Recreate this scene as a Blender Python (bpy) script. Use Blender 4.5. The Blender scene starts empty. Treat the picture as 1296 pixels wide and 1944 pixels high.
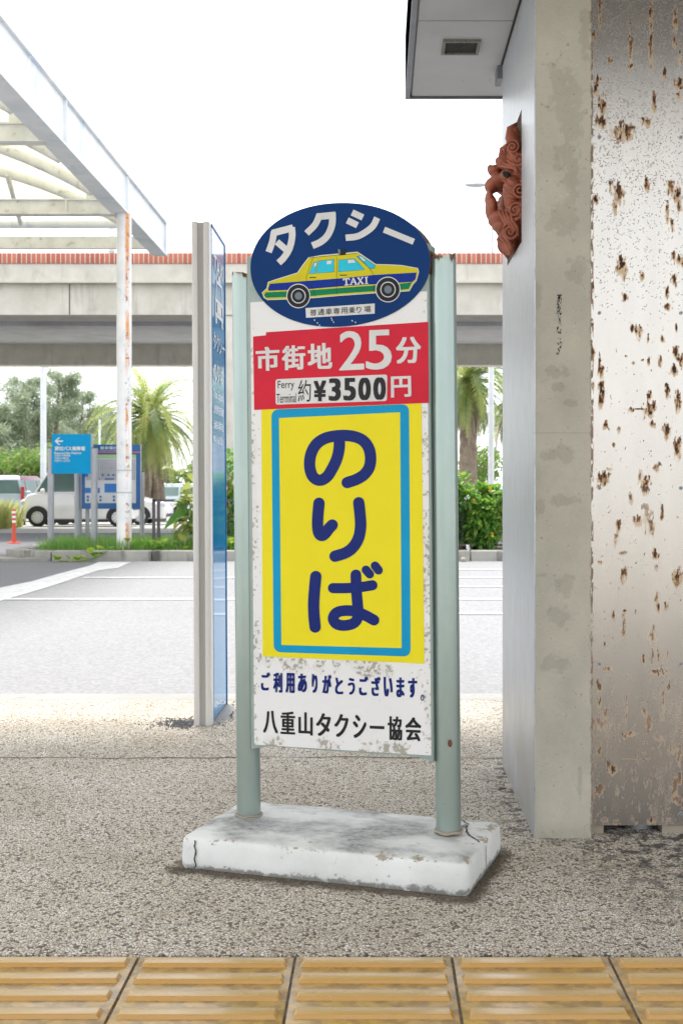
import bpy, bmesh, math, random
import numpy as np
from mathutils import Vector, Matrix, Quaternion
from math import radians as R, sin, cos, pi
sc = bpy.context.scene
COL = sc.collection
random.seed(7)
rng = np.random.default_rng(11)

# ------------------------------------------------------------ camera, sky, sun
FPX, VX, VY, H = 2317.0, 718.0, 925.0, 0.90        # focal length in photo pixels, vanishing point, eye height
cam_d = bpy.data.cameras.new('camera'); cam = bpy.data.objects.new('camera', cam_d); COL.objects.link(cam)
cam.location = (0, 0, H); cam.rotation_euler = (R(90), 0, 0)
cam_d.sensor_fit = 'VERTICAL'; cam_d.sensor_height = 36; cam_d.sensor_width = 24
cam_d.lens = FPX / 1944 * 36
cam_d.shift_x = -70 / 1944; cam_d.shift_y = -47 / 1944
cam_d.clip_start = .05; cam_d.clip_end = 3000
cam_d.dof.use_dof = True; cam_d.dof.focus_distance = 2.95; cam_d.dof.aperture_fstop = 12
sc.camera = cam

SUN_EL, SUN_AZ = 73, -18      # azimuth clockwise from +Y
w = bpy.data.worlds.new('World'); sc.world = w; w.use_nodes = True
nt = w.node_tree; nt.nodes.clear()
out = nt.nodes.new('ShaderNodeOutputWorld'); bg = nt.nodes.new('ShaderNodeBackground')
sky = nt.nodes.new('ShaderNodeTexSky'); sky.sky_type = 'NISHITA'; sky.sun_disc = False
sky.sun_elevation = R(SUN_EL); sky.sun_rotation = R(SUN_AZ); sky.air_density = 1; sky.dust_density = 3
bg.inputs['Strength'].default_value = .1
tc = nt.nodes.new('ShaderNodeTexCoord'); nz = nt.nodes.new('ShaderNodeTexNoise')
nz.inputs['Scale'].default_value = 2.2; nz.inputs['Detail'].default_value = 6
mp = nt.nodes.new('ShaderNodeMapping'); mp.inputs['Scale'].default_value = (1, 1, 3.5)
rp = nt.nodes.new('ShaderNodeMapRange'); rp.inputs[1].default_value = .30; rp.inputs[2].default_value = .62
rp.inputs[3].default_value = .72; rp.inputs[4].default_value = .97
mx = nt.nodes.new('ShaderNodeMix'); mx.data_type = 'RGBA'
nt.links.new(tc.outputs['Generated'], mp.inputs[0]); nt.links.new(mp.outputs[0], nz.inputs['Vector'])
nt.links.new(nz.outputs[0], rp.inputs[0]); nt.links.new(rp.outputs[0], mx.inputs[0])
nt.links.new(sky.outputs[0], mx.inputs[6]); mx.inputs[7].default_value = (6.1, 6.25, 6.45, 1)
nt.links.new(mx.outputs[2], bg.inputs[0]); nt.links.new(bg.outputs[0], out.inputs[0])
sd = bpy.data.lights.new('sun', 'SUN'); sun = bpy.data.objects.new('sun', sd); COL.objects.link(sun)
sd.energy = 1.5; sd.angle = R(13); sd.color = (1, .96, .9)
a, e = R(SUN_AZ), R(SUN_EL)
sun.rotation_euler = Vector((sin(a)*cos(e), cos(a)*cos(e), sin(e))).to_track_quat('Z', 'Y').to_euler()
sun.location = (0, -5, 30)
sc.view_settings.view_transform = 'Standard'; sc.view_settings.look = 'None'
sc.view_settings.gamma = 1; sc.view_settings.exposure = 1.9

# ------------------------------------------------------------ helpers: materials
class G:
    def __init__(s, name):
        s.m = bpy.data.materials.new(name); s.m.use_nodes = True; s.t = s.m.node_tree
        s.b = s.t.nodes['Principled BSDF']; s.o = s.t.nodes['Material Output']
        s.tc = s.t.nodes.new('ShaderNodeTexCoord').outputs['Object']
    def n(s, typ, **kw):
        x = s.t.nodes.new('ShaderNode' + typ)
        for k, v in kw.items():
            if k.startswith('i_'):
                k = k[2:]; k = int(k) if k.isdigit() else k.replace('_', ' ')
                if hasattr(v, 'is_output'): s.t.links.new(v, x.inputs[k])
                else: x.inputs[k].default_value = v
            else: setattr(x, k, v)
        return x
    def noise(s, scale, detail=4, stretch=None, rough=.55, dist=0):
        v = s.tc
        if stretch: v = s.n('Mapping', i_0=v, i_Scale=stretch).outputs[0]
        return s.n('TexNoise', i_Vector=v, i_Scale=scale, i_Detail=detail, i_Roughness=rough, i_Distortion=dist).outputs[0]
    def rng(s, v, a, b, c=0., d=1.):
        return s.n('MapRange', i_0=v, i_1=a, i_2=b, i_3=c, i_4=d).outputs[0]
    def mix(s, f, a, b, mode='MIX'):
        x = s.n('Mix', data_type='RGBA', blend_type=mode)
        for i, v in ((0, f), (6, a), (7, b)):
            if hasattr(v, 'is_output'): s.t.links.new(v, x.inputs[i])
            else: x.inputs[i].default_value = v if i == 0 else (*v[:3], 1)
        return x.outputs[2]
    def math(s, op, a, b=0.):
        x = s.n('Math', operation=op)
        for i, v in ((0, a), (1, b)):
            if hasattr(v, 'is_output'): s.t.links.new(v, x.inputs[i])
            else: x.inputs[i].default_value = v
        return x.outputs[0]
    def xyz(s): return s.n('SeparateXYZ', i_0=s.tc).outputs
    def set(s, **kw):
        for k, v in kw.items():
            k = {'base': 'Base Color', 'rough': 'Roughness', 'metal': 'Metallic', 'spec': 'Specular IOR Level', 'normal': 'Normal', 'coat': 'Coat Weight'}[k]
            if hasattr(v, 'is_output'): s.t.links.new(v, s.b.inputs[k])
            else: s.b.inputs[k].default_value = (*v, 1) if k == 'Base Color' else v
    def bump(s, h, strength=.3, dist=.01, base=None):
        x = s.n('Bump', i_Height=h, i_Strength=strength, i_Distance=dist)
        s.set(normal=x.outputs[0]); return x.outputs[0]

def mat(name, c1, c2=None, rough=.6, metal=0., scale=8, lo=.35, hi=.65, stretch=None, bump=None, spec=.5, stain=None, coat=0.):
    """base colour varied by noise, optional stain=(scale, lo, hi, colour, stretch), optional bump=(scale, strength, distance)"""
    g = G(name); c = c1
    if c2: c = g.mix(g.rng(g.noise(scale, 5, stretch), lo, hi), c1, c2)
    if stain:
        sn = g.rng(g.noise(stain[0], 6, stain[4] if len(stain) > 4 else None, .65), stain[1], stain[2])
        c = g.mix(sn, c if hasattr(c, 'is_output') else c, stain[3])
    g.set(base=c, rough=rough, metal=metal, spec=spec, coat=coat)
    if bump: g.bump(g.noise(bump[0], 4), bump[1], bump[2])
    return g.m

# ------------------------------------------------------------ helpers: meshes
class MB:
    def __init__(s): s.v = []; s.f = []; s.mi = []
    def add(s, vs, fs, mi=0):
        k = len(s.v); s.v += [tuple(v) for v in vs]; s.f += [tuple(i + k for i in f) for f in fs]; s.mi += [mi] * len(fs)
    def box(s, x0, x1, y0, y1, z0, z1, mi=0):
        s.add([(x, y, z) for z in (z0, z1) for y in (y0, y1) for x in (x0, x1)],
              [(0, 2, 3, 1), (4, 5, 7, 6), (0, 1, 5, 4), (2, 6, 7, 3), (0, 4, 6, 2), (1, 3, 7, 5)], mi)
    def prism(s, poly, fn, t0, t1, mi=0):
        """poly: 2-D outline; fn(u, v, t) -> point; extruded from t0 to t1"""
        n = len(poly)
        s.add([fn(u, v, t0) for u, v in poly] + [fn(u, v, t1) for u, v in poly],
              [tuple(range(n))[::-1], tuple(range(n, 2*n))] + [(i, (i+1) % n, n + (i+1) % n, n + i) for i in range(n)], mi)
    def tube(s, pts, rad, n=12, mi=0, cap=True, flat=None):
        pts = [Vector(p) for p in pts]; m = len(pts)
        rs = rad if isinstance(rad, (list, tuple)) else [rad] * m
        up = None; vs = []
        for i, p in enumerate(pts):
            d = (pts[min(i+1, m-1)] - pts[max(i-1, 0)]).normalized()
            if up is None: up = d.orthogonal().normalized()
            up = (up - d * up.dot(d)).normalized(); sd_ = d.cross(up)
            for k in range(n):
                t = 2*pi*k/n; vs.append(p + (up*cos(t) + sd_*sin(t)) * rs[i])
        fs = [(i*n+k, i*n+(k+1) % n, (i+1)*n+(k+1) % n, (i+1)*n+k) for i in range(m-1) for k in range(n)]
        if cap: fs += [tuple(range(n))[::-1], tuple(range((m-1)*n, m*n))]
        s.add(vs, fs, mi)
    def cyl(s, c0, c1, r, n=24, mi=0): s.tube([c0, c1], r, n, mi)
    def ell(s, c, r, nu=20, nv=12, rot=None, mi=0):
        vs = []; fs = []
        for j in range(nv+1):
            ph = pi*j/nv
            for i in range(nu):
                th = 2*pi*i/nu; v = Vector((r[0]*sin(ph)*cos(th), r[1]*sin(ph)*sin(th), r[2]*cos(ph)))
                if rot: v.rotate(rot)
                vs.append(v + Vector(c))
        for j in range(nv):
            for i in range(nu): fs.append((j*nu+i, (j+1)*nu+i, (j+1)*nu+(i+1) % nu, j*nu+(i+1) % nu))
        s.add(vs, fs, mi)
    def build(s, name, mats, parent=None, smooth=False, bevel=0, label=None, merge=False):
        me = bpy.data.meshes.new(name); me.from_pydata(s.v, [], s.f)
        mats = mats if isinstance(mats, (list, tuple)) else [mats]
        for m in mats: me.materials.append(m)
        if len(mats) > 1: me.polygons.foreach_set('material_index', s.mi)
        if bevel or merge:
            bm = bmesh.new(); bm.from_mesh(me)
            bmesh.ops.remove_doubles(bm, verts=bm.verts, dist=1e-5)
            bmesh.ops.recalc_face_normals(bm, faces=bm.faces)
            if bevel:
                ed = [e_ for e_ in bm.edges if len(e_.link_faces) == 2 and e_.calc_face_angle(0) > .5]
                bmesh.ops.bevel(bm, geom=ed, offset=bevel, segments=2, profile=.5, affect='EDGES', clamp_overlap=True)
            bm.to_mesh(me); bm.free()
        if smooth: me.shade_smooth() if smooth is True else me.shade_smooth()
        if smooth or bevel:
            me.polygons.foreach_set('use_smooth', [True]*len(me.polygons))
            if smooth != 'all': me.set_sharp_from_angle(angle=R(38))
        o = bpy.data.objects.new(name, me); COL.objects.link(o)
        if parent: o.parent = parent
        if label: o['label'] = label
        return o

def tag(o, label=None, cat=None, group=None, kind=None):
    if label: o['label'] = label
    if cat: o['category'] = cat
    if group: o['group'] = group
    if kind: o['kind'] = kind
    return o
def empty(name, loc, label, cat, group=None, rot=(0, 0, 0)):
    o = bpy.data.objects.new(name, None); o.empty_display_size = .2; COL.objects.link(o)
    o.location = loc; o.rotation_euler = rot
    return tag(o, label, cat, group)
def copy_tree(o, parent=None):
    c = o.copy(); COL.objects.link(c)
    if parent: c.parent = parent
    for ch in list(o.children): copy_tree(ch, c)
    return c
def at(px, py, Y): return Vector(((px-VX)*Y/FPX, Y, H + (VY-py)*Y/FPX))
def gz(Y):
    P = [(5.33, -.13), (17.25, -.15), (24, -.19), (37, -.30), (48, -.42), (80, -.5), (1500, -.5)]
    if Y <= P[0][0]: return -.13
    for (a0, b0), (a1, b1) in zip(P, P[1:]):
        if Y <= a1: return b0 + (b1-b0)*(Y-a0)/(a1-a0)
    return -.5

def fbm(U, V, su, sv, seed, octv=4):
    r_ = np.random.default_rng(seed); tot = np.zeros_like(U); amp = 1; norm = 0
    for o_ in range(octv):
        gsz = 257; tab = r_.random((gsz, gsz))
        x = (U*su*2**o_) % (gsz-1); y = (V*sv*2**o_) % (gsz-1)
        xi = x.astype(int); yi = y.astype(int); fx = x-xi; fy = y-yi
        fx = fx*fx*(3-2*fx); fy = fy*fy*(3-2*fy)
        v = (tab[xi, yi]*(1-fx)+tab[xi+1, yi]*fx)*(1-fy) + (tab[xi, yi+1]*(1-fx)+tab[xi+1, yi+1]*fx)*fy
        tot += v*amp; norm += amp; amp *= .55
    return tot/norm
def sstep(x, a_, b_):
    t = np.clip((x-a_)/(b_-a_), 0, 1); return t*t*(3-2*t)
def painted(name, fn, u0, u1, v0, v1, res, paint, material, parent=None):
    """fine sheet with stains painted as a colour attribute; fn(U, V) -> xyz arrays; paint(U, V) -> rgba"""
    nu = int((u1-u0)/res)+1; nv = int((v1-v0)/res)+1
    U, V = np.meshgrid(np.linspace(u0, u1, nu), np.linspace(v0, v1, nv))
    X, Y_, Z = fn(U, V)
    co = np.stack([X.ravel(), Y_.ravel(), Z.ravel()], 1)
    i = np.arange((nu-1)*(nv-1)); r_, c_ = i//(nu-1), i % (nu-1); k = r_*nu+c_
    fs = np.stack([k, k+1, k+nu+1, k+nu], 1)
    me = bpy.data.meshes.new(name); me.vertices.add(len(co)); me.vertices.foreach_set('co', co.ravel())
    me.loops.add(fs.size); me.loops.foreach_set('vertex_index', fs.ravel())
    me.polygons.add(len(fs)); me.polygons.foreach_set('loop_start', np.arange(len(fs))*4)
    me.update(); me.validate()
    at_ = me.color_attributes.new('paint', 'FLOAT_COLOR', 'POINT')
    at_.data.foreach_set('color', paint(U, V).reshape(-1, 4).ravel())
    me.materials.append(material)
    o = bpy.data.objects.new(name, me); COL.objects.link(o)
    if parent: o.parent = parent
    return o

# ------------------------------------------------------------ materials
def m_gravel():
    g = G('exposed_aggregate')
    vo = g.n('TexVoronoi', i_Vector=g.tc, i_Scale=150., i_Randomness=1.)
    ve = g.n('TexVoronoi', feature='DISTANCE_TO_EDGE', i_Vector=g.tc, i_Scale=150.)
    rnd = g.n('SeparateColor', i_0=vo.outputs['Color']).outputs
    stone = g.mix(g.rng(rnd[0], 0, 1), (.74, .65, .53), (.98, .93, .83))
    stone = g.mix(g.rng(rnd[1], .82, .9), stone, (.22, .19, .16))
    stone = g.mix(g.rng(rnd[2], .86, .95), stone, (.97, .95, .92))
    gap = g.rng(ve.outputs[0], .01, .12)
    c = g.mix(gap, (.11, .085, .06), stone)
    c = g.mix(g.rng(g.noise(1.9, 6, None, .65), .40, .62, 0, .6), c, g.mix(1., c, (.76, .72, .66), 'MULTIPLY'))
    # worn patches where dark tar shows between stones near the wall
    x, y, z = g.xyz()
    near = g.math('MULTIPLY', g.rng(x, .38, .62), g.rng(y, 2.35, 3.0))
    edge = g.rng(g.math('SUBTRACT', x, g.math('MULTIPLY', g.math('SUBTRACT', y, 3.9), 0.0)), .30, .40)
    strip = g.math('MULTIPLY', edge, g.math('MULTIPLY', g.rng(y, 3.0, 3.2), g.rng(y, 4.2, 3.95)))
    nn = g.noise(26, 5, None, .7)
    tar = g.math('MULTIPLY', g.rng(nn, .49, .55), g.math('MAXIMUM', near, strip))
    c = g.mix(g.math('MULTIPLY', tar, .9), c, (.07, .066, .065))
    sp = g.rng(g.noise(9, 6, None, .75), .66, .72)
    c = g.mix(g.math('MULTIPLY', sp, .7), c, (.09, .08, .07))
    # dirt gathered round the sign foot
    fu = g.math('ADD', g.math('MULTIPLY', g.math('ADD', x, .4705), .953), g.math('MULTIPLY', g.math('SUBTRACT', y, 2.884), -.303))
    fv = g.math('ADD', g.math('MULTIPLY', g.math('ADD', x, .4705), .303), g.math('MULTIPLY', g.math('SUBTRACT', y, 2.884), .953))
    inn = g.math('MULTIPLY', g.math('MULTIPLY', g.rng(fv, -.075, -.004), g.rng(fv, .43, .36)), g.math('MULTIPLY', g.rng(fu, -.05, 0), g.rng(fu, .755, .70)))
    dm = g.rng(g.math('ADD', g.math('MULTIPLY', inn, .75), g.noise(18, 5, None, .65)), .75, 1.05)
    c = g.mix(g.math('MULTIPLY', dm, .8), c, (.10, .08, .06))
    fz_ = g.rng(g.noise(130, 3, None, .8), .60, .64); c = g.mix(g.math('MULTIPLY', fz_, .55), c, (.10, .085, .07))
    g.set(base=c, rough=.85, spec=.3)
    hgt = g.math('ADD', g.rng(ve.outputs[0], 0, .35), g.math('MULTIPLY', rnd[0], .5))
    g.bump(hgt, .9, .0035)
    return g.m
def m_asphalt(name, c1, c2, sc_=90, big=.25):
    g = G(name)
    vo = g.n('TexVoronoi', i_Vector=g.tc, i_Scale=float(sc_))
    rnd = g.n('SeparateColor', i_0=vo.outputs['Color']).outputs
    c = g.mix(rnd[0], c1, c2)
    c = g.mix(g.rng(g.noise(.5, 5), .3, .7, 0, big), c, tuple(v*.7 for v in c1))
    c = g.mix(g.rng(g.noise(3, 6, (.25, 1, 1), .7), .62, .8, 0, .3), c, tuple(v*.55 for v in c1))
    g.set(base=c, rough=.9, spec=.3); g.bump(rnd[1], .4, .003)
    return g.m
def m_tile():
    g = G('tactile_yellow')
    n1 = g.rng(g.noise(5, 6, (.5, 2.2, 1), .65), .35, .68)
    c = g.mix(n1, (.52, .33, .09), (.55, .38, .17))
    x, y, z = g.xyz()
    top = g.rng(g.noise(9, 6, (.3, 3, 1), .7),   .45, .8, 0, .25)
    c = g.mix(top, c, (.42, .31, .19))
    c = g.mix(g.rng(g.noise(60, 5, (.25, 2, 1), .75), .66, .74, 0, .75), c, (.07, .06, .05))
    low = g.rng(z, .0045, .0005, 0, .55)
    c = g.mix(g.math('MULTIPLY', low, g.rng(g.noise(30, 4), .42, .6)), c, (.16, .12, .08))
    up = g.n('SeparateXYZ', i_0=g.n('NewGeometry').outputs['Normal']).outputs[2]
    c = g.mix(g.rng(up, .62, .86), (.45, .225, .015), c)  # paler level faces and deeper orange bar sides paint in the sky sheen
    g.set(base=c, rough=g.rng(g.noise(7, 5, (.5, 1.5, 1)), .3, .7, .16, .38), spec=.9)
    g.bump(g.noise(120, 4), .08, .002)
    return g.m
def m_attr(name, base_rough, metal, rust_rough=.85, bumpv=0.0, aniso=False):
    g = G(name)
    a_ = g.n('Attribute', attribute_name='paint')
    al = a_.outputs['Alpha']
    c = a_.outputs['Color']
    fine = g.rng(g.noise(420, 3, (1, 1, .6)), .3, .7, -.03, .03)
    g.set(base=c, rough=g.math('ADD', g.rng(al, 0, 1, base_rough, rust_rough), fine), metal=g.rng(al, 0, 1, metal, 0.))
    h_ = g.math('ADD', al, g.math('MULTIPLY', g.noise(25, 2, (1, 1, .3)), .05))
    if bumpv: g.bump(h_, bumpv, .002)
    return g.m
def m_concrete(name, c1, c2, stain=(.1, .095, .085), sscale=5, lo=.62, hi=.8, rough=.85, amt=.8, drip=None):
    g = G(name)
    c = g.mix(g.rng(g.noise(2.2, 6, None, .6), .35, .65), c1, c2)
    c = g.mix(g.rng(g.noise(40, 5), .3, .7, 0, .25), c, tuple(v*.75 for v in c1))
    c = g.mix(g.rng(g.noise(sscale, 7, (1, 1, .45), .68), lo, hi, 0, amt), c, stain)
    if drip: c = g.mix(g.rng(g.noise(drip[0], 5, (1, 1, .08), .7), drip[1], drip[2], 0, drip[3]), c, stain)
    c = g.mix(g.rng(g.noise(170, 2), .70, .74, 0, .6), c, tuple(v*.5 for v in c1))
    g.set(base=c, rough=rough, spec=.35); g.bump(g.noise(90, 5), .25, .003)
    return g.m

M = {}
M['gravel'] = m_gravel()
M['road'] = m_asphalt('pale_road', (.20, .20, .207), (.28, .28, .288), 60, .12)
M['asphalt'] = m_asphalt('dark_asphalt', (.115, .118, .13), (.17, .172, .183))
M['lot'] = mat('lot_concrete', (.40, .39, .37), (.33, .33, .31), .9, scale=.4)
M['line'] = mat('road_paint', (.50, .50, .51), (.32, .32, .33), .8, scale=12, lo=.45, hi=.75)
M['kerb'] = m_concrete('kerb_concrete', (.34, .33, .30), (.24, .235, .22), (.05, .05, .045), 3, .50, .66, drip=(3, .5, .7, .6))
M['kerb_near'] = m_concrete('near_kerb', (.27, .265, .255), (.33, .325, .315))
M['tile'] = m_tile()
M['grout'] = mat('grout', (.10, .10, .11), (.22, .22, .23), .9, scale=60)
M['pillar'] = m_concrete('pillar_concrete', (.46, .425, .355), (.37, .34, .28), (.25, .22, .165), 3.4, .52, .60, amt=.6)
M['overpass'] = m_concrete('overpass_concrete', (.62, .59, .52), (.50, .475, .41), (.17, .165, .15), 1.4, .56, .8, amt=.6, drip=(2.2, .56, .75, .7))
M['overpass_soffit'] = m_concrete('overpass_soffit', (.60, .60, .62), (.52, .52, .54), (.2, .19, .17), .6, .5, .7, amt=.35)
def m_clad():
    g = G('brushed_side_cladding')
    x, y, z = g.xyz()
    br = g.noise(30, 5, (1, 9, .35), .7)
    c = g.mix(g.rng(br, .3, .7), (.36, .38, .41), (.56, .58, .61))
    c = g.mix(g.rng(g.noise(22, 6, (1, 5, .28), .75), .52, .60, 0, .6), c, (.26, .26, .26))
    low = g.math('MULTIPLY', g.rng(z, .7, 0), g.rng(g.noise(5, 5), .35, .6))
    c = g.mix(g.math('MULTIPLY', low, .55), c, (.27, .25, .20))
    g.set(base=c, rough=g.rng(br, .3, .7, .26, .42), metal=.35, spec=.6); g.bump(br, .25, .003); return g.m
M['clad'] = m_clad()
M['post'] = None
def m_post():
    g = G('pale_green_post_paint')
    x, y, z = g.xyz()
    c = g.mix(g.rng(g.noise(14, 5, (1, 1, .3)), .3, .7), (.30, .375, .35), (.35, .425, .40))
    c = g.mix(g.rng(g.noise(150, 3, None, .7), .72, .76, 0, .8), c, (.10, .09, .08))
    n_ = g.noise(38, 5, (1, 1, .5), .65)
    top = g.math('ADD', g.rng(z, 1.305, 1.350, 0, .40), n_)
    chip = g.rng(top, .88, .90)
    c = g.mix(g.rng(top, .80, .88, 0, .6), c, (.30, .28, .2))
    c = g.mix(chip, c, g.mix(g.rng(g.noise(160, 4), .4, .6), (.09, .045, .028), (.17, .12, .1)))
    foot = g.math('ADD', g.rng(z, .014, 0, 0, .5), n_)
    c = g.mix(g.rng(foot, .8, .95, 0, .8), c, (.36, .33, .26))
    g.set(base=c, rough=g.rng(chip, 0, 1, .30, .9), spec=.5, metal=g.rng(chip, 0, 1, .62, 0))
    g.bump(g.math('SUBTRACT', g.noise(70, 4), chip), .18, .002); return g.m
M['post'] = m_post()
M['frame_green'] = mat('frame_green', (.26, .33, .305), (.31, .38, .35), .4, scale=20, stain=(30, .66, .75, (.15, .1, .05)))
M['sign_white'] = m_attr('panel_white', .42, 0, .9)
M['rust_edge'] = mat('rusty_rim', (.07, .045, .035), (.16, .08, .05), .8, scale=60, bump=(200, .5, .002))
def sgn(name, c, d=.86):
    return mat(name, c, tuple(v*d for v in c), .45, spec=.12, scale=7, lo=.3, hi=.7, stain=(45, .73, .78, tuple(v*.55+.08 for v in c)))
M['s_navy'] = sgn('sign_navy', (.001, .035, .155)); M['s_red'] = sgn('sign_red', (.60, .022, .045))
M['s_yellow'] = sgn('sign_yellow', (.76, .66, .02), .95); M['s_cyan'] = sgn('sign_cyan', (.008, .30, .55))
M['s_ink'] = mat('sign_ink_blue', (.003, .014, .14), (.004, .017, .155), .45, scale=10, spec=.2)
M['s_black'] = mat('sign_ink_black', (.010, .011, .013), (.016, .016, .018), .45, scale=10, spec=.25)
M['s_white'] = sgn('sign_vinyl_white', (.66, .66, .65)); M['s_green'] = sgn('art_green', (.005, .20, .085))
M['a_blue'] = sgn('art_blue', (.006, .03, .27)); M['a_yellow'] = sgn('art_yellow', (.60, .53, .02)); M['a_sky'] = sgn('art_window', (.03, .50, .66))
M['a_grey'] = sgn('art_grey', (.16, .2, .24)); M['a_dark'] = sgn('art_dark', (.02, .022, .027))
def m_base():
    g = G('white_painted_concrete')
    x, y, z = g.xyz(); z = g.math('ADD', z, .084)
    c = g.mix(g.rng(g.noise(7, 6), .35, .65), (.74, .75, .74), (.62, .63, .61))
    geo = g.n('NewGeometry'); up = g.n('SeparateXYZ', i_0=geo.outputs['Normal']).outputs[2]
    n1 = g.rng(g.noise(4.0, 4, (1, 1.5, 1), .55), .44, .60)
    n2 = g.rng(g.noise(40, 7, (1, 1.2, 1), .85), .36, .60, .35, 1)
    c = g.mix(g.math('MULTIPLY', g.math('MULTIPLY', n1, n2), g.rng(up, .6, .95, 0, .85)), c, (.11, .115, .125))
    # chipped paint along the upper arris, with bare mortar showing
    ar = g.math('MULTIPLY', g.rng(z, .055, .066), g.rng(z, .077, .072))
    n3 = g.noise(24, 6, (1, 1, 1.6), .7)
    c = g.mix(g.rng(g.math('ADD', n3, g.math('MULTIPLY', ar, .11)), .655, .68), c, (.36, .32, .25))
    c = g.mix(g.rng(g.noise(55, 5, (1, 1, .6), .7), .64, .69, 0, .75), c, (.16, .15, .13))
    low = g.math('ADD', g.rng(z, .020, .004, 0, .34), g.noise(40, 6, None, .7))
    c = g.mix(g.rng(low, .66, .80, 0, .75), c, (.13, .12, .10))
    g.set(base=c, rough=.7, spec=.4)
    g.bump(g.noise(28, 6), .45, .006); return g.m
M['base'] = m_base()
M['mortar'] = m_concrete('mortar', (.36, .31, .24), (.28, .25, .2))
M['crack'] = mat('crack_dirt', (.05, .045, .04), (.12, .10, .08), .95, scale=80)
M['alu'] = mat('aluminium', (.60, .59, .55), (.52, .51, .47), .45, metal=.1, scale=6, stretch=(1, 1, .1), stain=(120, .70, .75, (.08, .05, .03)))
M['alu_light'] = mat('aluminium_face', (.76, .75, .73), (.68, .67, .65), .45, metal=.1, scale=5, stretch=(1, 1, .1), stain=(140, .73, .77, (.12, .07, .04)))
M['py_blue'] = mat('pylon_blue_glass', (.008, .27, .60), (.01, .29, .62), .06, scale=2, spec=.5)
M['py_white'] = mat('pylon_white_letters', (.75, .77, .8), None, .3)
M['bluesign'] = mat('bus_sign_blue', (.001, .25, .50), (.001, .235, .47), .45, spec=.12, scale=4)
M['mapblue'] = mat('map_board_blue', (.003, .09, .28), (.003, .08, .25), .35, scale=4)
M['gal'] = mat('galvanised', (.36, .37, .39), (.27, .28, .30), .45, metal=.5, scale=9, stretch=(1, 1, .3), stain=(22, .64, .72, (.16, .15, .14)))
def m_white_steel():
    g = G('weathered_white_steel')
    c = g.mix(g.rng(g.noise(3, 5), .35, .65), (.72, .74, .76), (.62, .65, .68))
    c = g.mix(g.rng(g.noise(2.5, 7, (1, 1, .35), .72), .58, .64, 0, .6), c, (.42, .52, .64))
    c = g.mix(g.rng(g.noise(30, 6, None, .7), .68, .73, 0, .8), c, (.20, .14, .10))
    g.set(base=c, rough=.5); g.bump(g.noise(12, 6), .2, .01); return g.m
M['wsteel'] = m_white_steel()
def m_column():
    g = G('peeling_white_column')
    x, y, z = g.xyz()
    c = g.mix(g.rng(g.noise(4, 5), .35, .65), (.72, .72, .72), (.60, .61, .62))
    band = g.math('MULTIPLY', g.rng(x, .035, .06), g.rng(x, .105, .085))
    st = g.math('ADD', g.noise(4, 6, (2, 2, .45), .7), g.rng(z, 3.2, 4.7, 0, .2))
    c = g.mix(g.math('MULTIPLY', band, g.rng(st, .48, .62)), c, (.60, .25, .06))
    c = g.mix(g.math('MULTIPLY', band, g.rng(g.noise(18, 5), .56, .64, 0, .9)), c, (.2, .07, .03))
    c = g.mix(g.rng(g.noise(7, 7, (1, 1, .6), .75), .60, .63, 0, .75), c, (.40, .44, .50))
    g.set(base=c, rough=.5); return g.m
M['column'] = m_column()
M['beam_grey'] = mat('grey_white_beam', (.74, .74, .70), (.60, .60, .55), .6, scale=4, stain=(8, .6, .75, (.18, .16, .12)))
def m_membrane():
    g = G('membrane'); g.set(base=(.74, .72, .60), rough=.7)
    tr = g.n('BsdfTranslucent', i_0=(.62, .60, .47, 1)); mxs = g.n('MixShader', i_0=.6)
    g.t.links.new(g.b.outputs[0], mxs.inputs[1]); g.t.links.new(tr.outputs[0], mxs.inputs[2])
    g.t.links.new(mxs.outputs[0], g.o.inputs[0]); return g.m
M['membrane'] = m_membrane()
def m_brick():
    g = G('soldier_brick'); x, y, z = g.xyz()
    fr = g.math('FRACT', g.math('DIVIDE', x, .104))
    idn = g.math('FLOOR', g.math('DIVIDE', x, .104))
    wn = g.n('TexWhiteNoise', noise_dimensions='1D', i_W=idn).outputs[0]
    br = g.mix(wn, (.36, .10, .06), (.50, .17, .10))
    c = g.mix(g.rng(g.math('ABSOLUTE', g.math('SUBTRACT', fr, .5)), .41, .43), br, (.55, .52, .48))
    g.set(base=c, rough=.8); return g.m
M['brick'] = m_brick()
M['soffit'] = mat('soffit_panel', (.46, .47, .49), (.40, .41, .43), .55, scale=3, stain=(20, .66, .74, (.12, .11, .1)))
M['fascia'] = mat('fascia_metal', (.22, .23, .25), (.16, .17, .19), .5, metal=.4, scale=10)
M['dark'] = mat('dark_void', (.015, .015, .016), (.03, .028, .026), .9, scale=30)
M['grille'] = mat('vent_grille', (.14, .13, .115), (.26, .25, .22), .7, scale=120)
def m_terra():
    g = G('terracotta')
    c = g.mix(g.rng(g.noise(26, 5), .35, .65), (.36, .105, .055), (.26, .075, .042))
    geo = g.n('NewGeometry')
    c = g.mix(g.rng(g.noise(60, 5), .6, .72, 0, .4), c, (.38, .16, .11))
    g.set(base=c, rough=.62, spec=.4); g.bump(g.noise(160, 3), .2, .001); return g.m
M['terra'] = m_terra()
M['leaf'] = mat('shrub_leaf', (.05, .16, .03), (.10, .25, .035), .45, scale=9, spec=.5)
M['leaf_y'] = mat('young_leaf', (.17, .28, .04), (.24, .33, .06), .45, scale=9)
M['leaf_v'] = mat('variegated_leaf', (.10, .18, .03), (.30, .32, .08), .4, scale=14, lo=.45, hi=.55)
M['casu'] = mat('needle_foliage', (.17, .22, .14), (.26, .30, .20), .7, scale=1.2)
M['casu2'] = mat('needle_foliage_light', (.20, .25, .15), (.27, .30, .19), .7, scale=1.2)
M['bushfar'] = mat('far_bush_leaf', (.06, .13, .03), (.20, .24, .07), .6, scale=1.4)
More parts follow.
